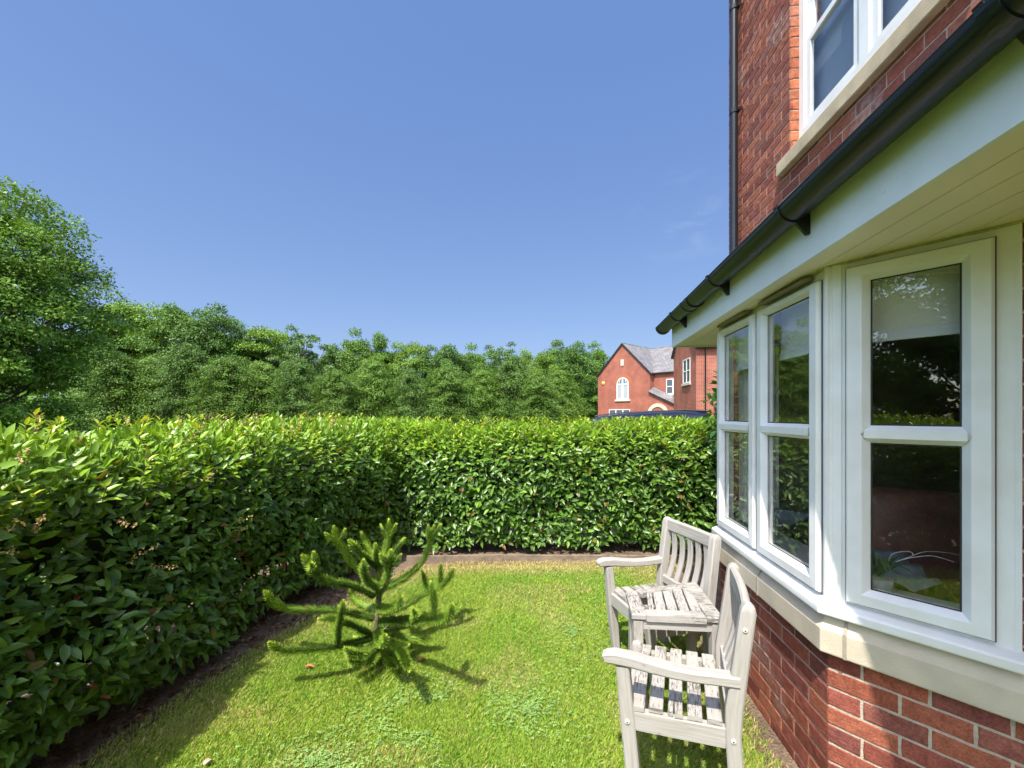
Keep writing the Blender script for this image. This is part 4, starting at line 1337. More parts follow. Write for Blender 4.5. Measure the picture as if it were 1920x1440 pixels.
# edging board at the foot of the back hedge
mb = MB()
for (a, b) in (((-1.15, 4.66), (-.1, 4.70)), ((-.095, 4.70), (1.05, 4.685)), ((1.055, 4.685), (2.2, 4.69))):
    mb.loft([(a[0], a[1], .012), ((a[0]+b[0])/2, (a[1]+b[1])/2 + .004, .008), (b[0], b[1], .014)], .028, .10, (0, 1, 0), ch=.15)
eb = mb.build('edging_board', simple('old_edging', (.24, .185, .13), .9, noise=.4, nscale=14, bump=.4, bscale=60), None)
tag(eb, 'low weathered edging board between the lawn and the back hedge', 'edging board')

# leaf litter on the soil under the left hedge
r = np.random.default_rng(77)
n = 1500
pth = Path([(-2.05, -.5), (-2.0, 1.8), (-1.9, 2.7), (-1.72, 3.4), (-1.4, 4.2)])
x, y, tx, ty = pth.at(r.uniform(0, pth.L, n))
off = r.uniform(-.12, .45, n)
P = np.stack([x - ty*off, y + tx*off, r.uniform(.004, .014, n)], 1)
ax = np.stack([*np.stack([np.cos(r.uniform(0, 6.3, n)), np.sin(r.uniform(0, 6.3, n))]), r.normal(0, .2, n)], 1)
cc = np.array([[.16, .09, .045], [.24, .15, .08], [.10, .06, .035], [.30, .22, .12]])[r.integers(0, 4, n)]
no = np.array([0, 0, 1.0])[None] + r.normal(0, .35, (n, 3))
Lq = r.uniform(.015, .06, n)
tag(link_mesh('leaf_litter', np_mesh('leaf_litter', *leaf_batch(P, ax, no, Lq, Lq*.45, cc, .35, .3), M['dry'])), 'brown dead leaves scattered on the bare soil under the left hedge', 'leaf litter', kind='stuff')
# larger single dead leaves on the lawn
def pix(px_, py_, z=0.0):
    k = (EYE - z) * 800 / (py_ - 778); return ((px_ - 960) / 800 * k, k, z)
for (px_, py_, lab, c, L) in ((571, 1251, 'orange brown dead leaf on the lawn left of the monkey puzzle', (.52, .2, .09), .06),
                              (785, 1239, 'orange brown dead leaf on the lawn right of the monkey puzzle trunk', (.5, .22, .1), .055),
                              (381, 1435, 'pale buff dead leaf at the bottom edge of the lawn', (.62, .5, .38), .045),
                              (681, 1256, 'dry tan leaf curled up against the foot of the monkey puzzle', (.42, .26, .12), .075)):
    p = np.array([pix(px_, py_, .03)])
    a = rf.uniform(0, 6.3)
    leaf = leaf_batch(p, np.array([[math.cos(a), math.sin(a), .12]]), np.array([[.1, .1, 1.0]]), np.array([L]), np.array([L * .55]), np.array([c]), .35, .3)
    tag(link_mesh('dead_leaf', np_mesh('dead_leaf', *leaf, M['dry'])), lab, 'dead leaf')

# ------------------------------------------------------------------ monkey puzzle tree
mp_root = empty('monkey_puzzle_tree', (-.845, 2.70, 0))
tag(mp_root, 'young monkey puzzle tree with spiny upturned branches growing in the lawn', 'tree')
def W3(px_, py_, Y): return np.array([(px_ - 960) / 800 * Y, Y, EYE - (py_ - 778) / 800 * Y])
def resample(pts, step):
    pts = np.array(pts); 
    # smooth by Catmull-Rom
    out = []
    Pp = np.vstack([2*pts[0]-pts[1], pts, 2*pts[-1]-pts[-2]])
    for i in range(1, len(Pp)-2):
        for t in np.linspace(0, 1, 12, endpoint=False):
            p0, p1, p2, p3 = Pp[i-1], Pp[i], Pp[i+1], Pp[i+2]
            out.append(.5*((2*p1)+(-p0+p2)*t+(2*p0-5*p1+4*p2-p3)*t*t+(-p0+3*p1-3*p2+p3)*t**3))
    out.append(pts[-1]); out = np.array(out)
    d = np.concatenate([[0], np.cumsum(np.linalg.norm(np.diff(out, axis=0), axis=1))])
    nn = max(3, int(d[-1] / step)); s = np.linspace(0, d[-1], nn)
    return np.stack([np.interp(s, d, out[:, k]) for k in range(3)], 1), d[-1]
def tube(p, rad_, m=7):
    T = nrm(np.gradient(p, axis=0)); ref = np.where(np.abs(T[:, 2:3]) > .9, np.array([[1.0, 0, 0]]), np.array([[0, 0, 1.0]]))
    U = nrm(np.cross(T, ref)); W = np.cross(T, U); n = len(p)
    a = np.arange(m) * 2*np.pi/m; rr = rad_ * np.clip(1.25 - np.linspace(0, 1, n)**4, .3, 1)
    V = (p[:, None] + rr[:, None, None] * (U[:, None]*np.cos(a)[None, :, None] + W[:, None]*np.sin(a)[None, :, None])).reshape(-1, 3)
    F = []
    for i in range(n-1):
        for k in range(m):
            k2 = (k+1) % m; F += [[i*m+k, i*m+k2, (i+1)*m+k2], [i*m+k, (i+1)*m+k2, (i+1)*m+k]]
    return V, np.array(F)
def spiny(pts, seed, fat=1.0, start=0.0):
    r = np.random.default_rng(seed)
    p, L = resample(pts, .0085)
    n = len(p)
    T = nrm(np.gradient(p, axis=0))
    ref = np.where(np.abs(T[:, 2:3]) > .9, np.array([[1.0, 0, 0]]), np.array([[0, 0, 1.0]]))
    U = nrm(np.cross(T, ref)); Vv = np.cross(T, U)
    per = 9
    idx = np.repeat(np.arange(n), per); k = np.tile(np.arange(per), n)
    ang = 2*np.pi*(k + (idx % 2) * .5 + idx * .17) / per + r.normal(0, .1, len(k))
    t = idx / (n - 1)
    rad = U[idx] * np.cos(ang)[:, None] + Vv[idx] * np.sin(ang)[:, None]
    toend = (1 - t) * L                                # distance to the tip
    tipf = np.clip(toend / .05, 0, 1)
    spread = .50 + .95 * tipf                              # leaves close up over the bud
    seg = .88 + .22 * np.abs(np.sin(t * L / .105 * np.pi + seed))   # yearly flushes: longer and shorter leaves
    Ls = fat * .036 * seg * (.50 + .50 * tipf) * r.uniform(.88, 1.12, len(k))
    ax = rad * spread[:, None] + T[idx] * (.66 + .45 * (1 - tipf))[:, None] + np.array([0, 0, .04])
    no = T[idx] * .9 - rad * .2
    base = p[idx] + rad * .004
    young = np.array([.32, .45, .055]); mid = np.array([.19, .32, .038]); old = np.array([.11, .21, .030])
    a = np.clip(1 - toend / .05, 0, 1)[:, None]; b = np.clip(toend / .45, 0, 1)[:, None]
    C = (mid * (1-b) + old * b) * (1-a) + young * a
    C = C * r.uniform(.6, 1.3, (len(k), 1))
    br = (r.random(len(k)) < .03 * (toend > .2))[:, None]; C = np.where(br, np.array([.2, .13, .06]), C)
    ax = nrm(ax); side = nrm(np.cross(ax, no)); nor = np.cross(side, ax)
    Lc = Ls[:, None]; Wc = Lc * .28
    m0 = base; m1 = base + ax*Lc*.4 - nor*Lc*.04; tip = base + ax*Lc + T[idx]*Lc*.14
    l = base + ax*Lc*.3 - side*Wc*.62; rr = base + ax*Lc*.3 + side*Wc*.62
    V = np.stack([m0, m1, tip, l, rr], 1).reshape(-1, 3)
    F = (np.arange(len(k))[:, None, None]*5 + np.array([[0, 1, 3], [3, 1, 2], [0, 4, 1], [4, 2, 1]])[None]).reshape(-1, 3)
    CC = np.repeat(C[:, None], 5, 1); CC[:, 2] *= np.array([1.75, 1.5, 1.3]); CC[:, 0] *= .7     # yellow leaf points
    V2, F2 = tube(p, .011 * fat)
    return np.concatenate([V, V2]), np.concatenate([F, F2 + len(V)]), np.concatenate([CC.reshape(-1, 3), np.repeat(np.array([[.05, .10, .022]]), len(V2), 0)])
BR = [
 ([(703,1118,2.70),(660,1098,2.62),(620,1090,2.54),(592,1076,2.50),(578,1055,2.48),(568,1043,2.47)], [[(592,1076,2.50),(590,1055,2.5),(588,1037,2.50)], [(585,1068,2.49),(583,1062,2.44),(583,1056,2.42)]]),
 ([(702,1160,2.70),(650,1148,2.72),(600,1143,2.74),(545,1142,2.74),(515,1130,2.72),(497,1110,2.70)], []),
 ([(699,1190,2.68),(662,1172,2.6),(628,1160,2.55),(600,1160,2.52)], []),
 ([(702,1196,2.68),(660,1206,2.58),(632,1212,2.52),(560,1219,2.45),(525,1219,2.42),(506,1206,2.40)], [[(632,1212,2.52),(634,1180,2.50),(643,1128,2.48)]]),
 ([(707,1096,2.72),(682,1076,2.76),(656,1050,2.80),(638,1020,2.82),(629,1003,2.83),(626,988,2.84)], [[(640,1022,2.82),(624,1012,2.8),(611,1001,2.79)], [(634,1014,2.82),(642,1005,2.83),(646,994,2.84)]]),
 ([(707,1064,2.70),(686,1047,2.64),(668,1030,2.60),(656,1014,2.58)], []),
 ([(708,1062,2.74),(697,1037,2.82),(686,1017,2.88),(678,1000,2.9)], []),
 ([(709,1064,2.70),(706,1045,2.68),(704,1022,2.66)], []),
 ([(711,1062,2.74),(722,1030,2.85),(728,1002,2.92),(729,976,2.96)], [[(727,1006,2.91),(720,996,2.93),(715,986,2.95)], [(727,1006,2.91),(736,996,2.94),(742,984,2.95)]]),
 ([(711,1066,2.72),(735,1038,2.76),(757,1011,2.80)], []),
 ([(710,1110,2.68),(724,1086,2.56),(731,1058,2.48),(732,1034,2.46)], [[(731,1062,2.48),(721,1050,2.46),(714,1041,2.45)], [(731,1062,2.48),(742,1052,2.47),(750,1041,2.47)]]),
 ([(712,1106,2.72),(755,1086,2.85),(790,1055,2.95),(805,1022,3.0),(813,988,3.02)], [[(806,1014,3.0),(804,998,3.01),(803,986,3.02)], [(808,1010,3.0),(819,996,3.0),(825,985,3.0)]]),
 ([(714,1150,2.72),(755,1138,2.86),(800,1110,2.98),(825,1100,3.03),(842,1084,3.05),(850,1066,3.07)], [[(825,1100,3.03),(827,1080,3.06),(826,1058,3.08)], [(803,1110,2.98),(797,1090,3.0),(791,1070,3.01)]]),
 ([(712,1166,2.68),(760,1163,2.52),(800,1163,2.38),(830,1161,2.26),(843,1152,2.21),(847,1134,2.19)], [[(812,1162,2.33),(814,1130,2.35),(808,1094,2.37)], [(775,1164,2.47),(778,1152,2.42),(774,1142,2.40)]]),
 ([(712,1192,2.70),(745,1192,2.74),(780,1198,2.80),(806,1195,2.84)], []),
 ([(712,1198,2.66),(742,1211,2.46),(758,1232,2.28),(766,1255,2.18)], [[(742,1211,2.46),(752,1212,2.40),(764,1208,2.36)]]),
 ([(705,1226,2.66),(682,1238,2.56),(664,1240,2.50),(653,1231,2.47)], []),
 ([(707,1226,2.62),(699,1238,2.52),(686,1248,2.46)], []),
 ([(712,1230,2.66),(730,1242,2.58),(742,1250,2.52)], []),
 ([(704,1212,2.72),(680,1206,2.86),(665,1196,2.94)], []),
 ([(705,1205,2.66),(688,1222,2.50),(664,1226,2.40),(648,1216,2.36)], []),
 ([(712,1180,2.72),(742,1176,2.84),(770,1168,2.94),(782,1152,2.98)], []),
 ([(709,1185,2.66),(712,1200,2.5),(718,1205,2.38),(722,1192,2.33)], []),
 ([(706,1142,2.72),(684,1136,2.84),(664,1122,2.92),(656,1104,2.95)], []),
 ([(711,1140,2.68),(728,1142,2.54),(744,1136,2.46),(752,1120,2.43)], []),
 ([(712,1222,2.68),(744,1226,2.70),(768,1222,2.74)], []),
 ([(706,1100,2.68),(690,1090,2.56),(682,1070,2.5),(681,1052,2.48)], []),
]
tk = [W3(708, 1248, 2.70), W3(707, 1215, 2.70), W3(705, 1180, 2.69), W3(709, 1140, 2.70), W3(711, 1105, 2.70), W3(709, 1062, 2.70)]
O = np.array([-.845, 2.70, 0])
tk[0][2] = -.02
mb = MB()
tp_, _ = resample(tk, .02)
nT = len(tp_)
rad = [(.036 - .016 * i / nT) * (1 + .14 * math.sin(i * 2.1)) for i in range(nT)]
mb.loft([p - O for p in tp_], rad, rad, (1, 0, 0), round_=True, n=12)
mb.build('trunk', M['puzzle_bark'], mp_root, smooth=True, angle=180)
V, F, C = spiny(tk[3:], 99, .8)
link_mesh('trunk_leaves', np_mesh('trunk_leaves', V - O, F, C, M['puzzle_leaf']), mp_root)
for i, (main, subs) in enumerate(BR):
    fat = .9
    parts = [spiny([W3(*p) for p in main], i*7 + 1, fat)]
    for j, sb in enumerate(subs): parts.append(spiny([W3(*p) for p in sb], i*7 + 2 + j, fat * .92))
    V, F, C = joinarr(parts)
    bo = link_mesh('branch', np_mesh('branch', V - O, F, C, M['puzzle_leaf']), mp_root)

# ------------------------------------------------------------------ trees
def quad_leaves(P, axis, normal, L, Wd, C):
    n = len(P); axis = nrm(axis); side = nrm(np.cross(axis, normal)); nor = np.cross(side, axis)
    L = L[:, None]; Wd = Wd[:, None]
    a = P - axis*L*.5; b = P + side*Wd*.5 - nor*L*.08; c = P + axis*L*.5 - nor*L*.12; d = P - side*Wd*.5 - nor*L*.08
    V = np.stack([a, b, c, d], 1).reshape(-1, 3)
    i = (np.arange(n)*4)[:, None]
    F = np.concatenate([i + np.array([[0, 1, 2]]), i + np.array([[0, 2, 3]])], 0)
    return V, F, np.repeat(C, 4, 0)

def broadleaf(seed, H, Rr, base, nblob, per, leaf, col, airy=.0, squash=1.0, brr=(.22, .36), lobe=.14):
    """crown of leafy clumps carried on real limbs; returns (leaf mesh arrays, wood MB)"""
    r = np.random.default_rng(seed)
    wood = MB()
    tilt = r.normal(0, .02, 2) * H
    top = np.array([tilt[0], tilt[1], H * .82])
    tr = [np.array([0, 0, -.1]), np.array([tilt[0]*.15, tilt[1]*.15, H*.25]), np.array([tilt[0]*.5, tilt[1]*.5, H*.5]), top]
    r0 = H * .022
    wood.loft(tr, [r0*2, r0*1.6, r0, r0*.3], [r0*2, r0*1.6, r0, r0*.3], (1, 0, 0), round_=True, n=9)
    parts = []
    zc = (H + base) / 2; hz = (H - base) / 2
    for b in range(nblob):
        th = b * 2.399 + r.uniform(-.5, .5)
        v = 1 - 2 * (b + .5) / nblob
        v = np.clip(v + r.normal(0, .10), -1, .90)
        rr = math.sqrt(max(0, 1 - v*v)) * (1 if v > -.3 else .92)
        inner = r.uniform(.62, 1.0 if v < .45 else .86) if b % 4 else r.uniform(.2, .6)
        lob = 1 + lobe * math.sin(th * 3 + seed) + r.normal(0, .035)
        c = np.array([math.cos(th)*rr*Rr*inner*lob, math.sin(th)*rr*Rr*inner*lob, zc + v*hz*inner*(1 if v < 0 else lob)])
        br = r.uniform(*brr) * Rr * (1 - airy * .42)
        # limb
        if b % 2 == 0:
            t = np.clip((c[2] / H) * .75, .15, .9); k = t * 3; i0 = min(int(k), 2); pb = tr[i0] + (tr[i0+1] - tr[i0]) * (k - i0)
            midp = (pb + c) / 2 + np.array([0, 0, -.04 * H * (1 - t)])
            rl = r0 * (1 - t) * .55 + .012
            wood.loft([pb, midp, c], [rl*1.6, rl, rl*.4], [rl*1.6, rl, rl*.4], (0, 1, 0.01), round_=True, n=6, caps=False)
        n = int(per * (br / (sum(brr)/2*Rr))**2)
        d = nrm(r.normal(0, 1, (n, 3)))
        d[:, 2] = np.where(d[:, 2] < -.35, -d[:, 2]*.6, d[:, 2]); d = nrm(d)
        rad = br * (r.random(n)**.33) * (1 + .25*np.sin(d[:, 0]*7 + b)*np.sin(d[:, 1]*6 + b*2))
        P = c[None] + d * rad[:, None] * np.array([1.15, 1.15, .72 * squash])
        outw = nrm(P - np.array([0, 0, zc - hz*.3]))
        ax = d*.7 + r.normal(0, .6, (n, 3)) + np.array([0, 0, -.25]); no = outw*.7 + d*.5 + np.array([0, 0, .45]) + r.normal(0, .45, (n, 3))
        L = leaf * r.uniform(.7, 1.3, n)
        shade = r.uniform(.85, 1.15)
        C = np.array(col)[None] * shade * r.uniform(.72, 1.28, (n, 1)) * (1 + r.normal(0, .06, (n, 3)))
        parts.append(quad_leaves(P, ax, no, L, L * r.uniform(.5, .7, n), np.clip(C, .004, 1)))
    return joinarr(parts), wood

def conifer(seed, H, Rr, nb, per, leaf, col, dome=.75):
    r = np.random.default_rng(seed)
    wood = MB(); r0 = H * .02
    wood.loft([(0, 0, -.1), (0, 0, H*.5), (0, 0, H*.97)], [r0*2, r0*1.2, r0*.2], [r0*2, r0*1.2, r0*.2], (1, 0, 0), round_=True, n=8)
    parts = []
    for b in range(nb):
        f = (b + r.random()) / nb
        z = H * (.04 + .93 * f**.9)
        reach = Rr * (max(0, 1 - (z / H)**(1/dome*1.6)))**.62 * r.uniform(.55, 1.25) * (1 + .22 * math.sin(b * 4.798 + seed)) + .25
        th = b * 2.399 + r.uniform(-.4, .4)
        d = np.array([math.cos(th), math.sin(th), 0]); s = np.array([-d[1], d[0], 0])
        n = int(per * (.35 + .65 * reach / Rr))
        t = r.random(n)**.7
        wid = reach * .30 * np.sin(np.clip(t, .05, 1) * np.pi * .8 + .25)
        lat = r.normal(0, .55, n) * wid
        droop = r.uniform(.10, .30); rise = r.uniform(.05, .25)
        zz = z + reach * (rise * t - droop * t*t * 1.6) + r.normal(0, .11, n) * (1 + reach * .2) - np.abs(lat) * .25
        P = d[None]*(t*reach)[:, None] + s[None]*lat[:, None]; P[:, 2] = zz
        ax = d[None]*.8 + s[None]*(np.sign(lat)*.6)[:, None] + np.array([0, 0, -.35]) + r.normal(0, .3, (n, 3))
        no = np.array([0, 0, .8]) + d[None]*.55 + r.normal(0, .5, (n, 3))
        L = leaf * r.uniform(.7, 1.35, n)
        yl = np.clip((t - .55) * 1.6, 0, 1)[:, None]
        C = np.array(col)[None] * (1 + .35 * yl) * r.uniform(.75, 1.25, (n, 1)) * r.uniform(.88, 1.12)
        parts.append(quad_leaves(P, ax, no, L, L*r.uniform(.32, .5, n), C))
        if b % 5 == 0: wood.loft([(0, 0, z), tuple(d*reach*.5 + np.array([0, 0, z + reach*rise*.4])), tuple(d*reach*.85 + np.array([0, 0, z + reach*(rise*.85 - droop*1.1)]))], [.05, .035, .012], [.05, .035, .012], (0, 0, 1), round_=True, n=5, caps=False)
    return joinarr(parts), wood

def tree_thing(name, arrs, wood, loc, label, scale=1.0, rz=0.0, group=None):
    t = empty(name, loc, rz); t.scale = (scale, scale, scale)
    tag(t, label, 'tree', group)
    link_mesh('crown', np_mesh('crown', *arrs, M['tree_leaf']), t)
    wood.build('trunk', M['bark'], t, smooth=True, angle=180)
    return t

CON = [conifer(50 + k, 10, 3.7 + .35 * (k - 1), 280, 150, .205, c, dome=.44 + .07 * k) for k, c in enumerate([(.098, .158, .025), (.120, .190, .028), (.082, .138, .025)])]
BRO = [broadleaf(70 + k, 12, 4.6, .6, 130, 440, .205, c, airy=a, brr=(.15, .27), squash=1.25) for k, (c, a) in enumerate([((.112, .190, .025), 0), ((.155, .238, .030), .1), ((.092, .162, .028), .05)])]
AIR = broadleaf(91, 12, 3.3, 2.0, 80, 130, .24, (.11, .175, .05), airy=.3, brr=(.14, .24))
ORD = ['first', 'second', 'third', 'fourth', 'fifth', 'sixth', 'seventh', 'eighth', 'ninth', 'tenth', 'eleventh', 'twelfth', 'thirteenth', 'fourteenth', 'fifteenth']
protos = {}
def place_tree(kind, idx, arr, H, px_, ytop, Y, label, group, rz, wide=1.0):
    key = (kind, idx)
    x = (px_ - 960) / 800 * Y
    h = EYE + (778 - ytop) / 800 * Y
    if key not in protos:
        t = tree_thing(kind, arr[0], arr[1], (x, Y, 0), label, 1.0, rz, group); protos[key] = t
    else:
        t = copy_tree(protos[key]); t['label'] = label; t.location = (x, Y, 0); t.rotation_euler = (0, 0, rz)
    s = h / H
    t.scale = (s * wide, s * wide, s)
    return t
con = [(215, 655, 30), (285, 668, 32), (352, 640, 31), (425, 668, 30), (492, 676, 32), (560, 668, 31), (632, 690, 30), (700, 672, 32), (768, 690, 31), (838, 684, 31), (905, 690, 32), (962, 664, 33), (1010, 694, 31), (1050, 690, 33)]
for i, (px_, yt, Y) in enumerate(con):
    place_tree('conifer_tree', i % 3, CON[i % 3], 10, px_, yt, Y, 'layered dark conifer in the front row of the wood, %s counted from the left' % ORD[i], 'conifers along the front of the wood', i * 1.9, 1.0 + .12 * math.sin(i * 2.2))
bro = [(225, 572, 41), (292, 556, 42), (372, 562, 40), (436, 592, 42), (505, 604, 44), (640, 640, 44), (692, 618, 41), (765, 632, 42), (832, 640, 41), (900, 648, 44), (1000, 648, 43), (1058, 632, 46), (1110, 646, 62), (1190, 672, 70), (1290, 668, 72)]
for i, (px_, yt, Y) in enumerate(bro):
    place_tree('broadleaf_tree', i % 3, BRO[i % 3], 12, px_, yt, Y, 'rounded green broadleaf tree in the back row of the wood, %s counted from the left' % ORD[i], 'broadleaf trees at the back of the wood', i * 2.3, .86 + .1 * math.sin(i * 1.7))
for i, (px_, yt, Y, lab) in enumerate(((568, 598, 39, 'sparse airy tree whose open crown shows sky, left of the middle of the wood'), (945, 630, 39, 'sparse airy tree with thin grey limbs, right of the middle of the wood'))):
    place_tree('sparse_tree', 0, AIR, 12, px_, yt, Y, lab, None, i * 2.0, .9)
BIG = broadleaf(38, 12.6, 5.2, -1.5, 400, 400, .14, (.135, .218, .027), airy=0, squash=1.1, brr=(.13, .22), lobe=.03)
tree_thing('broadleaf_tree', BIG[0], BIG[1], (-22.9, 17.5, 0), 'tall broadleaf tree standing nearest on the far left, branches reaching down to the hedge')
for i, (x, y, s) in enumerate(((-11.0, -3.6, .52), (-10.5, -7.6, .58), (-13.0, -11.5, .72), (-15.5, -1.0, .66))):
    t = copy_tree(protos[('broadleaf_tree', i % 3)]); t.location = (x, y, 0); t.scale = (s, s, s); t.rotation_euler = (0, 0, i * 2.0)
    t['label'] = 'leafy tree seen only as a reflection in the near angled bay pane'; t['group'] = 'trees reflected in the bay window'

# the rest of the wood, one mass far behind
r = np.random.default_rng(404)
parts = []
for k in range(150):
    a = -2.1 + 3.9 * k / 150
    Rk = r.uniform(62, 80); hx, hy = Rk * math.sin(a), Rk * math.cos(a)
    H_ = r.uniform(6.5, 9.0) ; n = 420
    d = nrm(r.normal(0, 1, (n, 3))); P = np.array([hx, hy, H_*.5])[None] + d * np.array([3.4, 3.4, H_*.5]) * (r.random((n, 1))**.25)
    L = .75 * r.uniform(.7, 1.3, n)
    parts.append(quad_leaves(P, r.normal(0, 1, (n, 3)), d + np.array([0, 0, .5]), L, L*.7, np.array([.13, .22, .035]) * r.uniform(.75, 1.25, (n, 1))))
tag(link_mesh('far_wood', np_mesh('far_wood', *joinarr(parts), M['tree_leaf'])), 'dense far wood filling the gaps behind the rows of trees', 'wood', kind='stuff')

# shrub peeping round the house corner
sh = empty('shrub', (2.50, 4.62, 0)); tag(sh, 'broad leaved shrub peeping out beside the far edge of the bay window', 'shrub')
r = np.random.default_rng(12)
n = 420
d = nrm(r.normal(0, 1, (n, 3))); P = d * np.array([.40, .36, .55]) * (r.random((n, 1))**.4) + np.array([0, 0, 1.62])
L = r.uniform(.07, .12, n)
link_mesh('foliage', np_mesh('foliage', *leaf_batch(P, d + r.normal(0, .5, (n, 3)) + np.array([0, 0, -.1]), d*.5 + np.array([0, 0, .8]) + r.normal(0, .3, (n, 3)), L, L*.62, np.array([.05, .13, .025]) * r.uniform(.7, 1.3, (n, 1)), .2, .25), M['hedge']), sh)
mb = MB()
for k in range(7):
    a = k * .9
    mb.loft([(.03*math.cos(a), .03*math.sin(a), -.01), (.1*math.cos(a), .1*math.sin(a), .8), (.25*math.cos(a), .22*math.sin(a), 1.6)], [.022, .016, .006], [.022, .016, .006], (1, 0, 0), round_=True, n=6)
mb.build('stems', M['twig'], sh, smooth=True)

# ------------------------------------------------------------------ neighbouring houses
UP = M['upvc']
frame_g = simple('far_glass', (.10, .12, .14), .08, spec=.9)
curtain = simple('far_net_curtain', (.36, .38, .38), .9)
def Lw(o, d, n, x, z, e): return (o[0] + d[0]*x + n[0]*e, o[1] + d[1]*x + n[1]*e, z)
def rect_window(root, o, d, n, x0, x1, z0, z1, cols=2, rows=2, sill=True, deep=.06):
    mb = MB(); fw = .055
    def bar(a, b, c, e_, f=.03):
        P = [Lw(o, d, n, a, c, f), Lw(o, d, n, b, c, f), Lw(o, d, n, b, e_, f), Lw(o, d, n, a, e_, f)]
        Q = [Lw(o, d, n, a, c, -.02), Lw(o, d, n, b, c, -.02), Lw(o, d, n, b, e_, -.02), Lw(o, d, n, a, e_, -.02)]
        mb.poly(P)
        for i in range(4): mb.poly([P[i], Q[i], Q[(i+1) % 4], P[(i+1) % 4]])
    bar(x0, x0 + fw, z0, z1); bar(x1 - fw, x1, z0, z1); bar(x0 + fw, x1 - fw, z0, z0 + fw, .029); bar(x0 + fw, x1 - fw, z1 - fw, z1, .029)
    for k in range(1, cols): xx = x0 + (x1 - x0) * k / cols; bar(xx - .05, xx + .05, z0 + fw, z1 - fw, .027)
    for k in range(1, rows): zz = z0 + (z1 - z0) * k / rows; bar(x0 + fw, x1 - fw, zz - .03, zz + .03, .024)
    wn = mb.build('window', UP, root)
    g = MB(); g.poly([Lw(o, d, n, x0 + .02, z0 + .02, .006), Lw(o, d, n, x1 - .02, z0 + .02, .006), Lw(o, d, n, x1 - .02, z1 - .02, .006), Lw(o, d, n, x0 + .02, z1 - .02, .006)])
    g.build('window_pane', frame_g, wn)
    if sill:
        s = MB()
        A = [(x0 - .12, z0 - .14, .09), (x1 + .12, z0 - .14, .09), (x1 + .12, z0 - .003, .09), (x0 - .12, z0 - .003, .09)]
        P = [Lw(o, d, n, *a[:2], a[2]) for a in A]; Q = [Lw(o, d, n, a[0], a[1], -.02) for a in A]
        s.poly(P)
        for i in range(4): s.poly([P[i], Q[i], Q[(i+1) % 4], P[(i+1) % 4]])
        s.build('window_sill', M['stone'], wn)
    return wn
def roof_slab(mb, a, b, c, d, th=.09):
    P = [Vector(p) for p in (a, b, c, d)]
    n = (P[1]-P[0]).cross(P[3]-P[0]).normalized()
    if n.z < 0: n = -n
    Q = [p + n * th for p in P]
    ax = (P[1]-P[0]).normalized(); ay = (P[3]-P[0]) - ax * (P[3]-P[0]).dot(ax); ay.normalize()
    uv = [((p-P[0]).dot(ax), (p-P[0]).dot(ay)) for p in P]
    mb.poly(Q, uv); mb.poly(P[::-1], uv[::-1])
    for i in range(4): mb.poly([P[i], P[(i+1) % 4], Q[(i+1) % 4], Q[i]])

# --- gabled house across the way. local: x along the gable wall (right = towards viewer's right), y back into the house
gd = Vector((.67, -.742)).normalized(); gn = Vector((-gd.y, gd.x)); gn = -gn if gn.y > 0 else gn      # outward normal towards the camera
gback = -gn
GL = Vector((8.08, 40.1))
nh = empty('gabled_house', (GL.x, GL.y, 0), math.atan2(gd.y, gd.x))
tag(nh, 'red brick gabled house with an arched upstairs window, beyond the back hedge', 'house')
# in local coords: x along gd, y: rotate +90 from gd -> (-gd.y, gd.x) = points back
GWd, EZ, AZ, REC, BK = 5.35, 5.22, 7.92, .65, 8.5
mb = MB()
def q4(a, b, z0, z1): mb.poly([(*a, z0), (*b, z0), (*b, z1), (*a, z1)])
mb.poly([(0, 0, 0), (GWd, 0, 0), (GWd, 0, EZ), (GWd/2, 0, AZ), (0, 0, EZ)])
q4((GWd, 0), (GWd, REC), 0, EZ); q4((GWd, REC), (GWd + 7.5, REC), 0, EZ)
q4((GWd + 7.5, REC), (GWd + 7.5, BK), 0, EZ); q4((GWd + 7.5, BK), (0, BK), 0, EZ); q4((0, BK), (0, 0), 0, EZ)
mb.poly([(GWd + 7.5, REC, EZ), (GWd + 7.5, BK, EZ), (GWd + 7.5, (REC + BK)/2, EZ + 2.62)])
mb.build('wall', M['far_brick'], nh)
mb = MB()
ov = .12; ry = (REC + BK) / 2; rz_ = EZ + 2.62
sl = (AZ - EZ) / (GWd / 2)
roof_slab(mb, (-ov, -.1, EZ - ov*sl), (GWd/2, -.1, AZ), (GWd/2, ry, AZ), (-ov, ry, EZ - ov*sl))
roof_slab(mb, (GWd/2, -.1, AZ), (GWd + ov, -.1, EZ - ov*sl), (GWd + ov, ry, EZ - ov*sl), (GWd/2, ry, AZ))
s2_ = (rz_ - EZ) / (ry - REC)
roof_slab(mb, (GWd - .2, REC - .2, EZ - .2*s2_ + .03), (GWd + 7.6, REC - .2, EZ - .2*s2_ + .03), (GWd + 7.6, ry, rz_ + .03), (GWd/2, ry, rz_ + .03))
roof_slab(mb, (0, BK + .2, EZ - .2*s2_ + .03), (GWd + 7.6, BK + .2, EZ - .2*s2_ + .03), (GWd + 7.6, ry, rz_ + .03), (0, ry, rz_ + .03))
mb.loft([(GWd/2, -.1, AZ + .09), (GWd/2, ry, AZ + .09)], .16, .12, (1, 0, 0), round_=True, n=8)
mb.loft([(GWd/2, ry, rz_ + .12), (GWd + 7.6, ry, rz_ + .12)], .16, .12, (0, 1, 0), round_=True, n=8)
mb.build('roof', M['slate'], nh)
mb = MB()    # dark verge boards
for a, b in (((-ov, -.105, EZ - ov*sl + .04), (GWd/2, -.105, AZ + .05)), ((GWd/2, -.105, AZ + .05), (GWd + ov, -.105, EZ - ov*sl + .04))):
    mb.loft([a, b], .03, .11, (0, 1, 0), ch=.1)
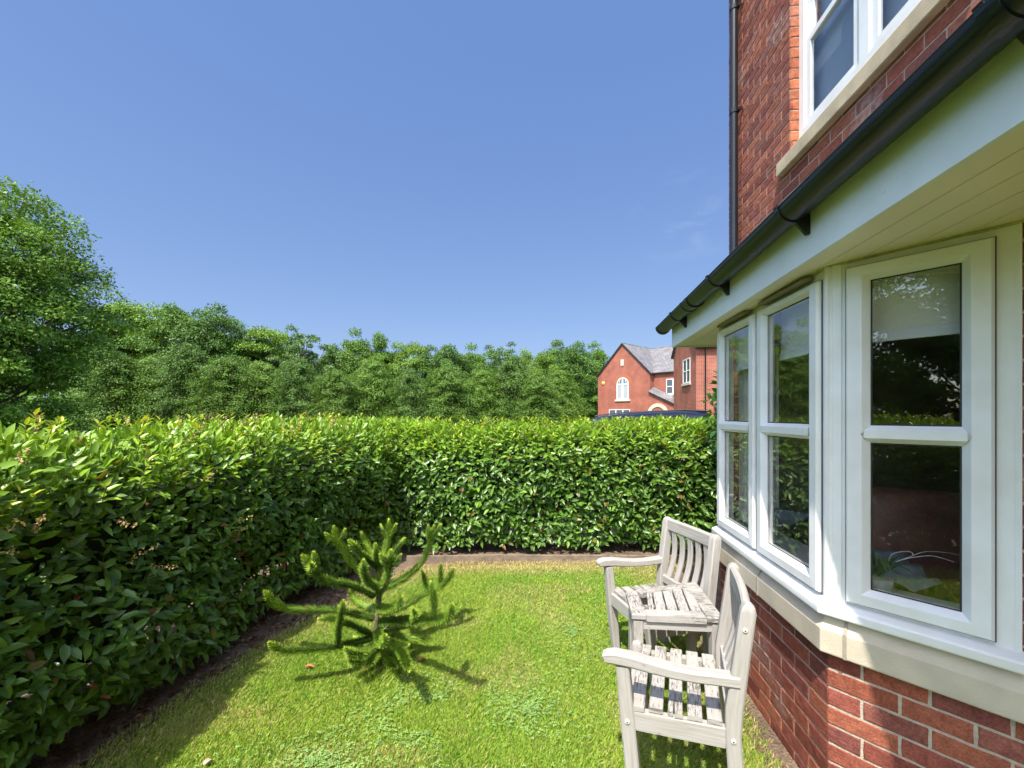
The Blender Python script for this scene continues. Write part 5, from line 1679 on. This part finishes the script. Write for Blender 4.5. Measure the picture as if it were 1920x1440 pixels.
mb.loft([(GWd + .1, REC - .24, EZ - .16), (GWd + 7.5, REC - .24, EZ - .16)], .1, .1, (1, 0, 0), round_=True, n=8)
mb.build('verge', M['gutter'], nh)
# arched window
axc = GWd/2 + .02; aw = .62; az0 = 2.98; azs = 4.32
def arch(w, n=14): return [(axc + w*math.cos(math.pi*k/n), azs + w*math.sin(math.pi*k/n)) for k in range(n+1)]
mb = MB()
out_ = [(axc + aw, az0)] + arch(aw) + [(axc - aw, az0)]
inn_ = [(axc + aw - .09, az0 + .09)] + arch(aw - .09) + [(axc - aw + .09, az0 + .09)]
for i in range(len(out_)):
    j = (i+1) % len(out_)
    mb.poly([(out_[i][0], -.035, out_[i][1]), (out_[j][0], -.035, out_[j][1]), (inn_[j][0], -.035, inn_[j][1]), (inn_[i][0], -.035, inn_[i][1])])
    mb.poly([(out_[i][0], -.035, out_[i][1]), (out_[j][0], -.035, out_[j][1]), (out_[j][0], .02, out_[j][1]), (out_[i][0], .02, out_[i][1])])
for a, b in (((axc, az0 + .09), (axc, azs + aw - .09)),): mb.loft([(a[0], -.03, a[1]), (b[0], -.03, b[1])], .03, .13, (0, 1, 0), ch=0)
mb.loft([(axc - aw + .09, -.028, azs), (axc + aw - .09, -.028, azs)], .03, .12, (0, 1, 0), ch=0)
mb.loft([(axc - aw*.62, -.026, azs + .06), (axc - aw*.42, -.026, azs + aw*.72)], .02, .035, (0, 1, 0), ch=0); mb.loft([(axc + aw*.62, -.026, azs + .06), (axc + aw*.42, -.026, azs + aw*.72)], .02, .035, (0, 1, 0), ch=0)
wn = mb.build('arched_window', UP, nh)
mb = MB(); mb.poly([(p[0], -.006, p[1]) for p in inn_]); mb.build('window_pane', frame_g, wn)
mb = MB(); mb.poly([(axc - aw + .1, -.012, az0 + .1), (axc + aw - .1, -.012, az0 + .1), (axc + aw - .1, -.012, azs - .08), (axc - aw + .1, -.012, azs - .08)]); mb.build('window_blind', curtain, wn)
mb = MB(); mb.box((axc - aw - .16, -.09, az0 - .16), (axc + aw + .16, .02, az0 - .003)); mb.build('window_sill', M['stone'], wn)
mb = MB()   # brick arch band
o2, i2 = arch(aw + .36), arch(aw + .02)
for k in range(len(o2)-1): mb.poly([(o2[k][0], -.006, o2[k][1]), (o2[k+1][0], -.006, o2[k+1][1]), (i2[k+1][0], -.006, i2[k+1][1]), (i2[k][0], -.006, i2[k][1])])
mb.build('brick_arch', simple('orange_brick_arch', (.44, .14, .065), .9, noise=.3, nscale=9), nh)
mb = MB(); mb.box((axc - .19, -.05, 6.0), (axc + .12, .02, 6.55)); mb.build('date_stone', M['stone'], nh)
mb = MB(); mb.loft([(.62, .02, 4.55), (.62, -.05, 4.55), (.62, -.085, 4.55)], [.34, .34, .22], [.34, .34, .22], (1, 0, 0), round_=True, n=16); mb.build('alarm_box', simple('yellow_alarm_box', (.7, .45, .12), .5), nh, smooth=True)
rect_window(nh, (0, 0), (1, 0), (0, -1), 1.25, 3.45, 1.0, 2.10, 3, 1)
rect_window(nh, (0, REC), (1, 0), (0, -1), GWd + 1.15, GWd + 2.35, 3.35, 4.60, 2, 2)
# stone door arch at ground level and the lean-to porch roof
mb = MB()
dc = GWd + .75
a_o = [(dc + .95*math.cos(math.pi*k/12), 1.62 + .95*math.sin(math.pi*k/12)) for k in range(13)]
a_i = [(dc + .65*math.cos(math.pi*k/12), 1.62 + .65*math.sin(math.pi*k/12)) for k in range(13)]
PY = -.03
a_o = [(dc + .95, 0)] + a_o + [(dc - .95, 0)]; a_i = [(dc + .65, 0)] + a_i + [(dc - .65, 0)]
for k in range(len(a_o)-1):
    mb.poly([(a_o[k][0], PY - .04, a_o[k][1]), (a_o[k+1][0], PY - .04, a_o[k+1][1]), (a_i[k+1][0], PY - .04, a_i[k+1][1]), (a_i[k][0], PY - .04, a_i[k][1])])
    mb.poly([(a_o[k][0], PY - .04, a_o[k][1]), (a_o[k+1][0], PY - .04, a_o[k+1][1]), (a_o[k+1][0], REC, a_o[k+1][1]), (a_o[k][0], REC, a_o[k][1])])
mb.build('door_arch', M['stone'], nh)
mb = MB(); mb.poly([(p[0], PY + .02, p[1]) for p in a_i]); mb.build('door', simple('dark_door', (.08, .035, .03), .5), nh)
mb = MB(); q4((GWd + .002, PY + .01), (GWd + 3.2, PY + .01), 0, 2.9); mb.poly([(GWd + .002, PY + .01, 2.9), (GWd + 3.2, PY + .01, 2.2), (GWd + 3.2, PY + .01, 2.9)][::-1]) if False else None
mb.v, mb.f, mb.uv, mb.c, mb.m = [], [], [], [], []
mb.poly([(GWd + .002, PY + .012, 0), (GWd + 4.2, PY + .012, 0), (GWd + 4.2, PY + .012, 1.5), (GWd + .002, PY + .012, 3.45)])
mb.build('porch_wall', M['far_brick'], nh)
mb = MB(); roof_slab(mb, (GWd - .05, PY - .15, 3.52), (GWd + 4.3, PY - .15, 1.5), (GWd + 4.3, REC - .004, 1.9), (GWd - .05, REC - .004, 3.92)); mb.build('porch_roof', M['slate'], nh)

# --- plainer house to the right, its gable wall lined up with ours
RY0, RX0_ = 24.0, 10.36
dv = Vector((math.sin(A1), math.cos(A1)))
rh = empty('brick_house', (RX0_, RY0, 0), -A1)
tag(rh, 'red brick house with black downpipe, partly hidden behind the far end of the bay window', 'house')
# local: x right (parallel to the picture), y away
LG = 4.6
mb = MB()
mb.poly([(0, LG, 0), (0, 0, 0), (0, 0, 5.5), (0, LG/2, 7.7), (0, LG, 5.5)])
q4((0, 0), (9, 0), 0, 5.5); q4((9, 0), (9, LG), 0, 5.5); q4((9, LG), (0, LG), 0, 5.5)
mb.poly([(9, 0, 5.5), (9, LG, 5.5), (9, LG/2, 7.7)])
mb.build('wall', M['far_brick'], rh)
mb = MB(); s3 = 2.2 / (LG/2)
roof_slab(mb, (-.12, -.15, 5.5 - .15*s3), (9.1, -.15, 5.5 - .15*s3), (9.1, LG/2, 7.7), (-.12, LG/2, 7.7)); roof_slab(mb, (-.12, LG + .15, 5.5 - .15*s3), (9.1, LG + .15, 5.5 - .15*s3), (9.1, LG/2, 7.7), (-.12, LG/2, 7.7))
mb.build('roof', M['slate'], rh)
mb = MB()
mb.loft([(-.13, -.15, 5.5 - .15*s3 + .04), (-.13, LG/2, 7.75), (-.13, LG + .15, 5.5 - .15*s3 + .04)], .03, .12, (1, 0, 0), ch=.1)
mb.build('verge', M['gutter'], rh)
rect_window(rh, (0, 0), (0, 1), (-1, 0), 1.05, 2.45, 3.52, 4.98, 2, 2)
mb = MB()
mb.loft([(.47, -.09, 0), (.47, -.09, 5.1), (.43, -.16, 5.3), (.43, -.2, 5.38)], .085, .085, (1, 0, 0), round_=True, n=10)
mb.loft([(-.1, -.22, 5.4), (9, -.22, 5.4)], .11, .11, (0, 0, 1), round_=True, n=8)
mb.build('downpipe', M['gutter'], rh, smooth=True)
mb = MB()
roof_slab(mb, (.95, -1.6, 1.62), (3.6, -1.6, 2.15), (3.6, -.004, 2.55), (.95, -.004, 2.02), .12)
mb.build('porch_roof', M['slate'], rh)
mb = MB(); q4((1.1, -1.4), (3.5, -1.4), 0, 1.6); q4((1.1, -1.4), (1.1, -.003), 0, 1.6); mb.build('porch_wall', M['far_brick'], rh)

# ------------------------------------------------------------------ car behind the hedge
car = empty('parked_car', (1.82, 8.7, 0), R(3))
tag(car, 'dark navy estate car parked behind the back hedge, only its roof showing', 'car')
paint = simple('navy_car_paint', (.010, .013, .028), .38, spec=.35, coat=.15)
cglass = simple('car_window_glass', (.012, .014, .018), .05, spec=.9)
# stations along x (front is left): x, half width, sill z, belt z, roof z, roof half width
ST = [(-2.30, .62, .42, .62, .66, .55), (-2.15, .80, .32, .72, .80, .70), (-1.70, .87, .28, .88, .97, .74), (-1.10, .89, .28, .96, 1.04, .74), (-.95, .89, .28, .98, 1.10, .72),
      (-.30, .90, .28, 1.00, 1.47, .60), (.10, .90, .28, 1.00, 1.575, .60), (.70, .90, .28, 1.00, 1.63, .61), (1.40, .90, .28, 1.02, 1.66, .60), (1.95, .88, .30, 1.04, 1.655, .58), (2.20, .86, .32, 1.04, 1.50, .57), (2.36, .80, .40, .98, 1.06, .66), (2.40, .72, .46, .80, .84, .62)]
def section(s):
    x, hw, z0, zb, zr, rw = s
    half = [(hw*.86, z0), (hw, z0 + .14), (hw*1.01, (z0 + zb)/2), (hw*.985, zb), (rw + (hw - rw)*.35, zb + (zr - zb)*.62), (rw, zr - .045), (rw*.86, zr - .008), (rw*.4, zr + .012), (0, zr + .016)]
    full = half + [(-a, b) for a, b in half[-2::-1]]
    return [(x, -a, b) for a, b in full]
secs = [section(s) for s in ST]
mb = MB(); ns_ = len(secs[0])
V_ = [p for s in secs for p in s]; F_ = []
for i in range(len(secs)-1):
    for k in range(ns_-1):
        F_.append((i*ns_+k, (i+1)*ns_+k, (i+1)*ns_+k+1, i*ns_+k+1))
    F_.append((i*ns_+ns_-1, (i+1)*ns_+ns_-1, (i+1)*ns_, i*ns_))
F_.append(tuple(range(ns_))[::-1]); F_.append(tuple((len(secs)-1)*ns_ + k for k in range(ns_)))
mb.shared(V_, F_)
mb.build('body', paint, car, merge=True, smooth=True, angle=50)
def lerp3(a, b, t): return tuple(a[i] + (b[i]-a[i])*t for i in range(3))
def surfpt(x, k, off=.006):
    xs = [s[0] for s in ST]; i = max(0, min(len(xs)-2, next((j for j in range(len(xs)-1) if xs[j+1] >= x), len(xs)-2)))
    t = (x - xs[i]) / (xs[i+1] - xs[i]); a, b = secs[i], secs[i+1]
    k0 = int(k); f = k - k0; k1 = min(k0+1, ns_-1)
    p = lerp3(lerp3(a[k0], b[k0], t), lerp3(a[k1], b[k1], t), f)
    sgn = -1 if p[1] < 0 else 1
    return (p[0], p[1] + sgn*off, p[2] + off*.4)
for side_ in (0, 1):
    for (xa, xb) in ((-.55, .12), (.20, 1.02), (1.10, 1.85)):
        mb = MB(); nn_ = 5
        for j in range(nn_):
            x0_, x1_ = xa + (xb-xa)*j/nn_, xa + (xb-xa)*(j+1)/nn_
            for ka, kb in ((3.15, 4.0), (4.0, 4.85)):
                if side_: ka, kb = ns_-1-ka, ns_-1-kb
                mb.poly([surfpt(x0_, ka), surfpt(x1_, ka), surfpt(x1_, kb), surfpt(x0_, kb)])
        mb.build('side_window', cglass, car)
mb = MB()
for k in range(6, ns_-7):
    mb.poly([surfpt(-.90, k, .008), surfpt(-.90, k+1, .008), surfpt(-.36, k+1, .008), surfpt(-.36, k, .008)])
mb.build('windscreen', cglass, car)
mb = MB()
for k in range(6, ns_-7):
    mb.poly([surfpt(2.0, k, .008), surfpt(2.0, k+1, .008), surfpt(2.33, k+1, .008), surfpt(2.33, k, .008)])
mb.build('rear_window', cglass, car)
alu = simple('roof_rail_metal', (.10, .10, .11), .4, metallic=.6)
for s in (1, -1):
    mb = MB(); mb.loft([(.0, s*.52, 1.57), (.1, s*.52, 1.60), (.7, s*.53, 1.658), (1.5, s*.52, 1.692), (1.72, s*.51, 1.68)], .03, .024, (0, 1, 0), ch=.5); mb.build('roof_rail', alu, car, smooth=True)
mb = MB(); mb.loft([(1.93, -.50, 1.665), (1.95, 0, 1.69), (1.93, .50, 1.665)], .22, .03, (1, 0, 0), ch=.5); mb.build('spoiler', paint, car, smooth=True)
tyre = simple('tyre_rubber', (.02, .02, .02), .9); rimm = simple('alloy_rim', (.5, .5, .52), .3, metallic=.9)
for x in (-1.45, 1.42):
    for s in (1, -1):
        mb = MB(); mb.loft([(x, s*.70, .33), (x, s*.74, .33), (x, s*.88, .33), (x, s*.91, .33)], [.60, .66, .66, .60], [.60, .66, .66, .60], (1, 0, 0), round_=True, n=24)
        wh = mb.build('wheel', tyre, car, smooth=True)
        mb = MB(); mb.loft([(x, s*.90, .33), (x, s*.918, .33)], [.44, .36], [.44, .36], (1, 0, 0), round_=True, n=20); mb.build('rim', rimm, wh, smooth=True)
for s in (1, -1):
    mb = MB(); mb.loft([(-2.20, s*.60, .70), (-2.12, s*.76, .74)], .10, .13, (0, 0, 1), ch=.5); mb.build('headlight', simple('headlight_glass', (.7, .72, .75), .1), car, smooth=True)
    mb = MB(); mb.loft([(2.33, s*.66, .90), (2.30, s*.80, .92)], .18, .10, (0, 0, 1), ch=.4); mb.build('tail_light', simple('tail_light_red', (.35, .02, .02), .2), car, smooth=True)
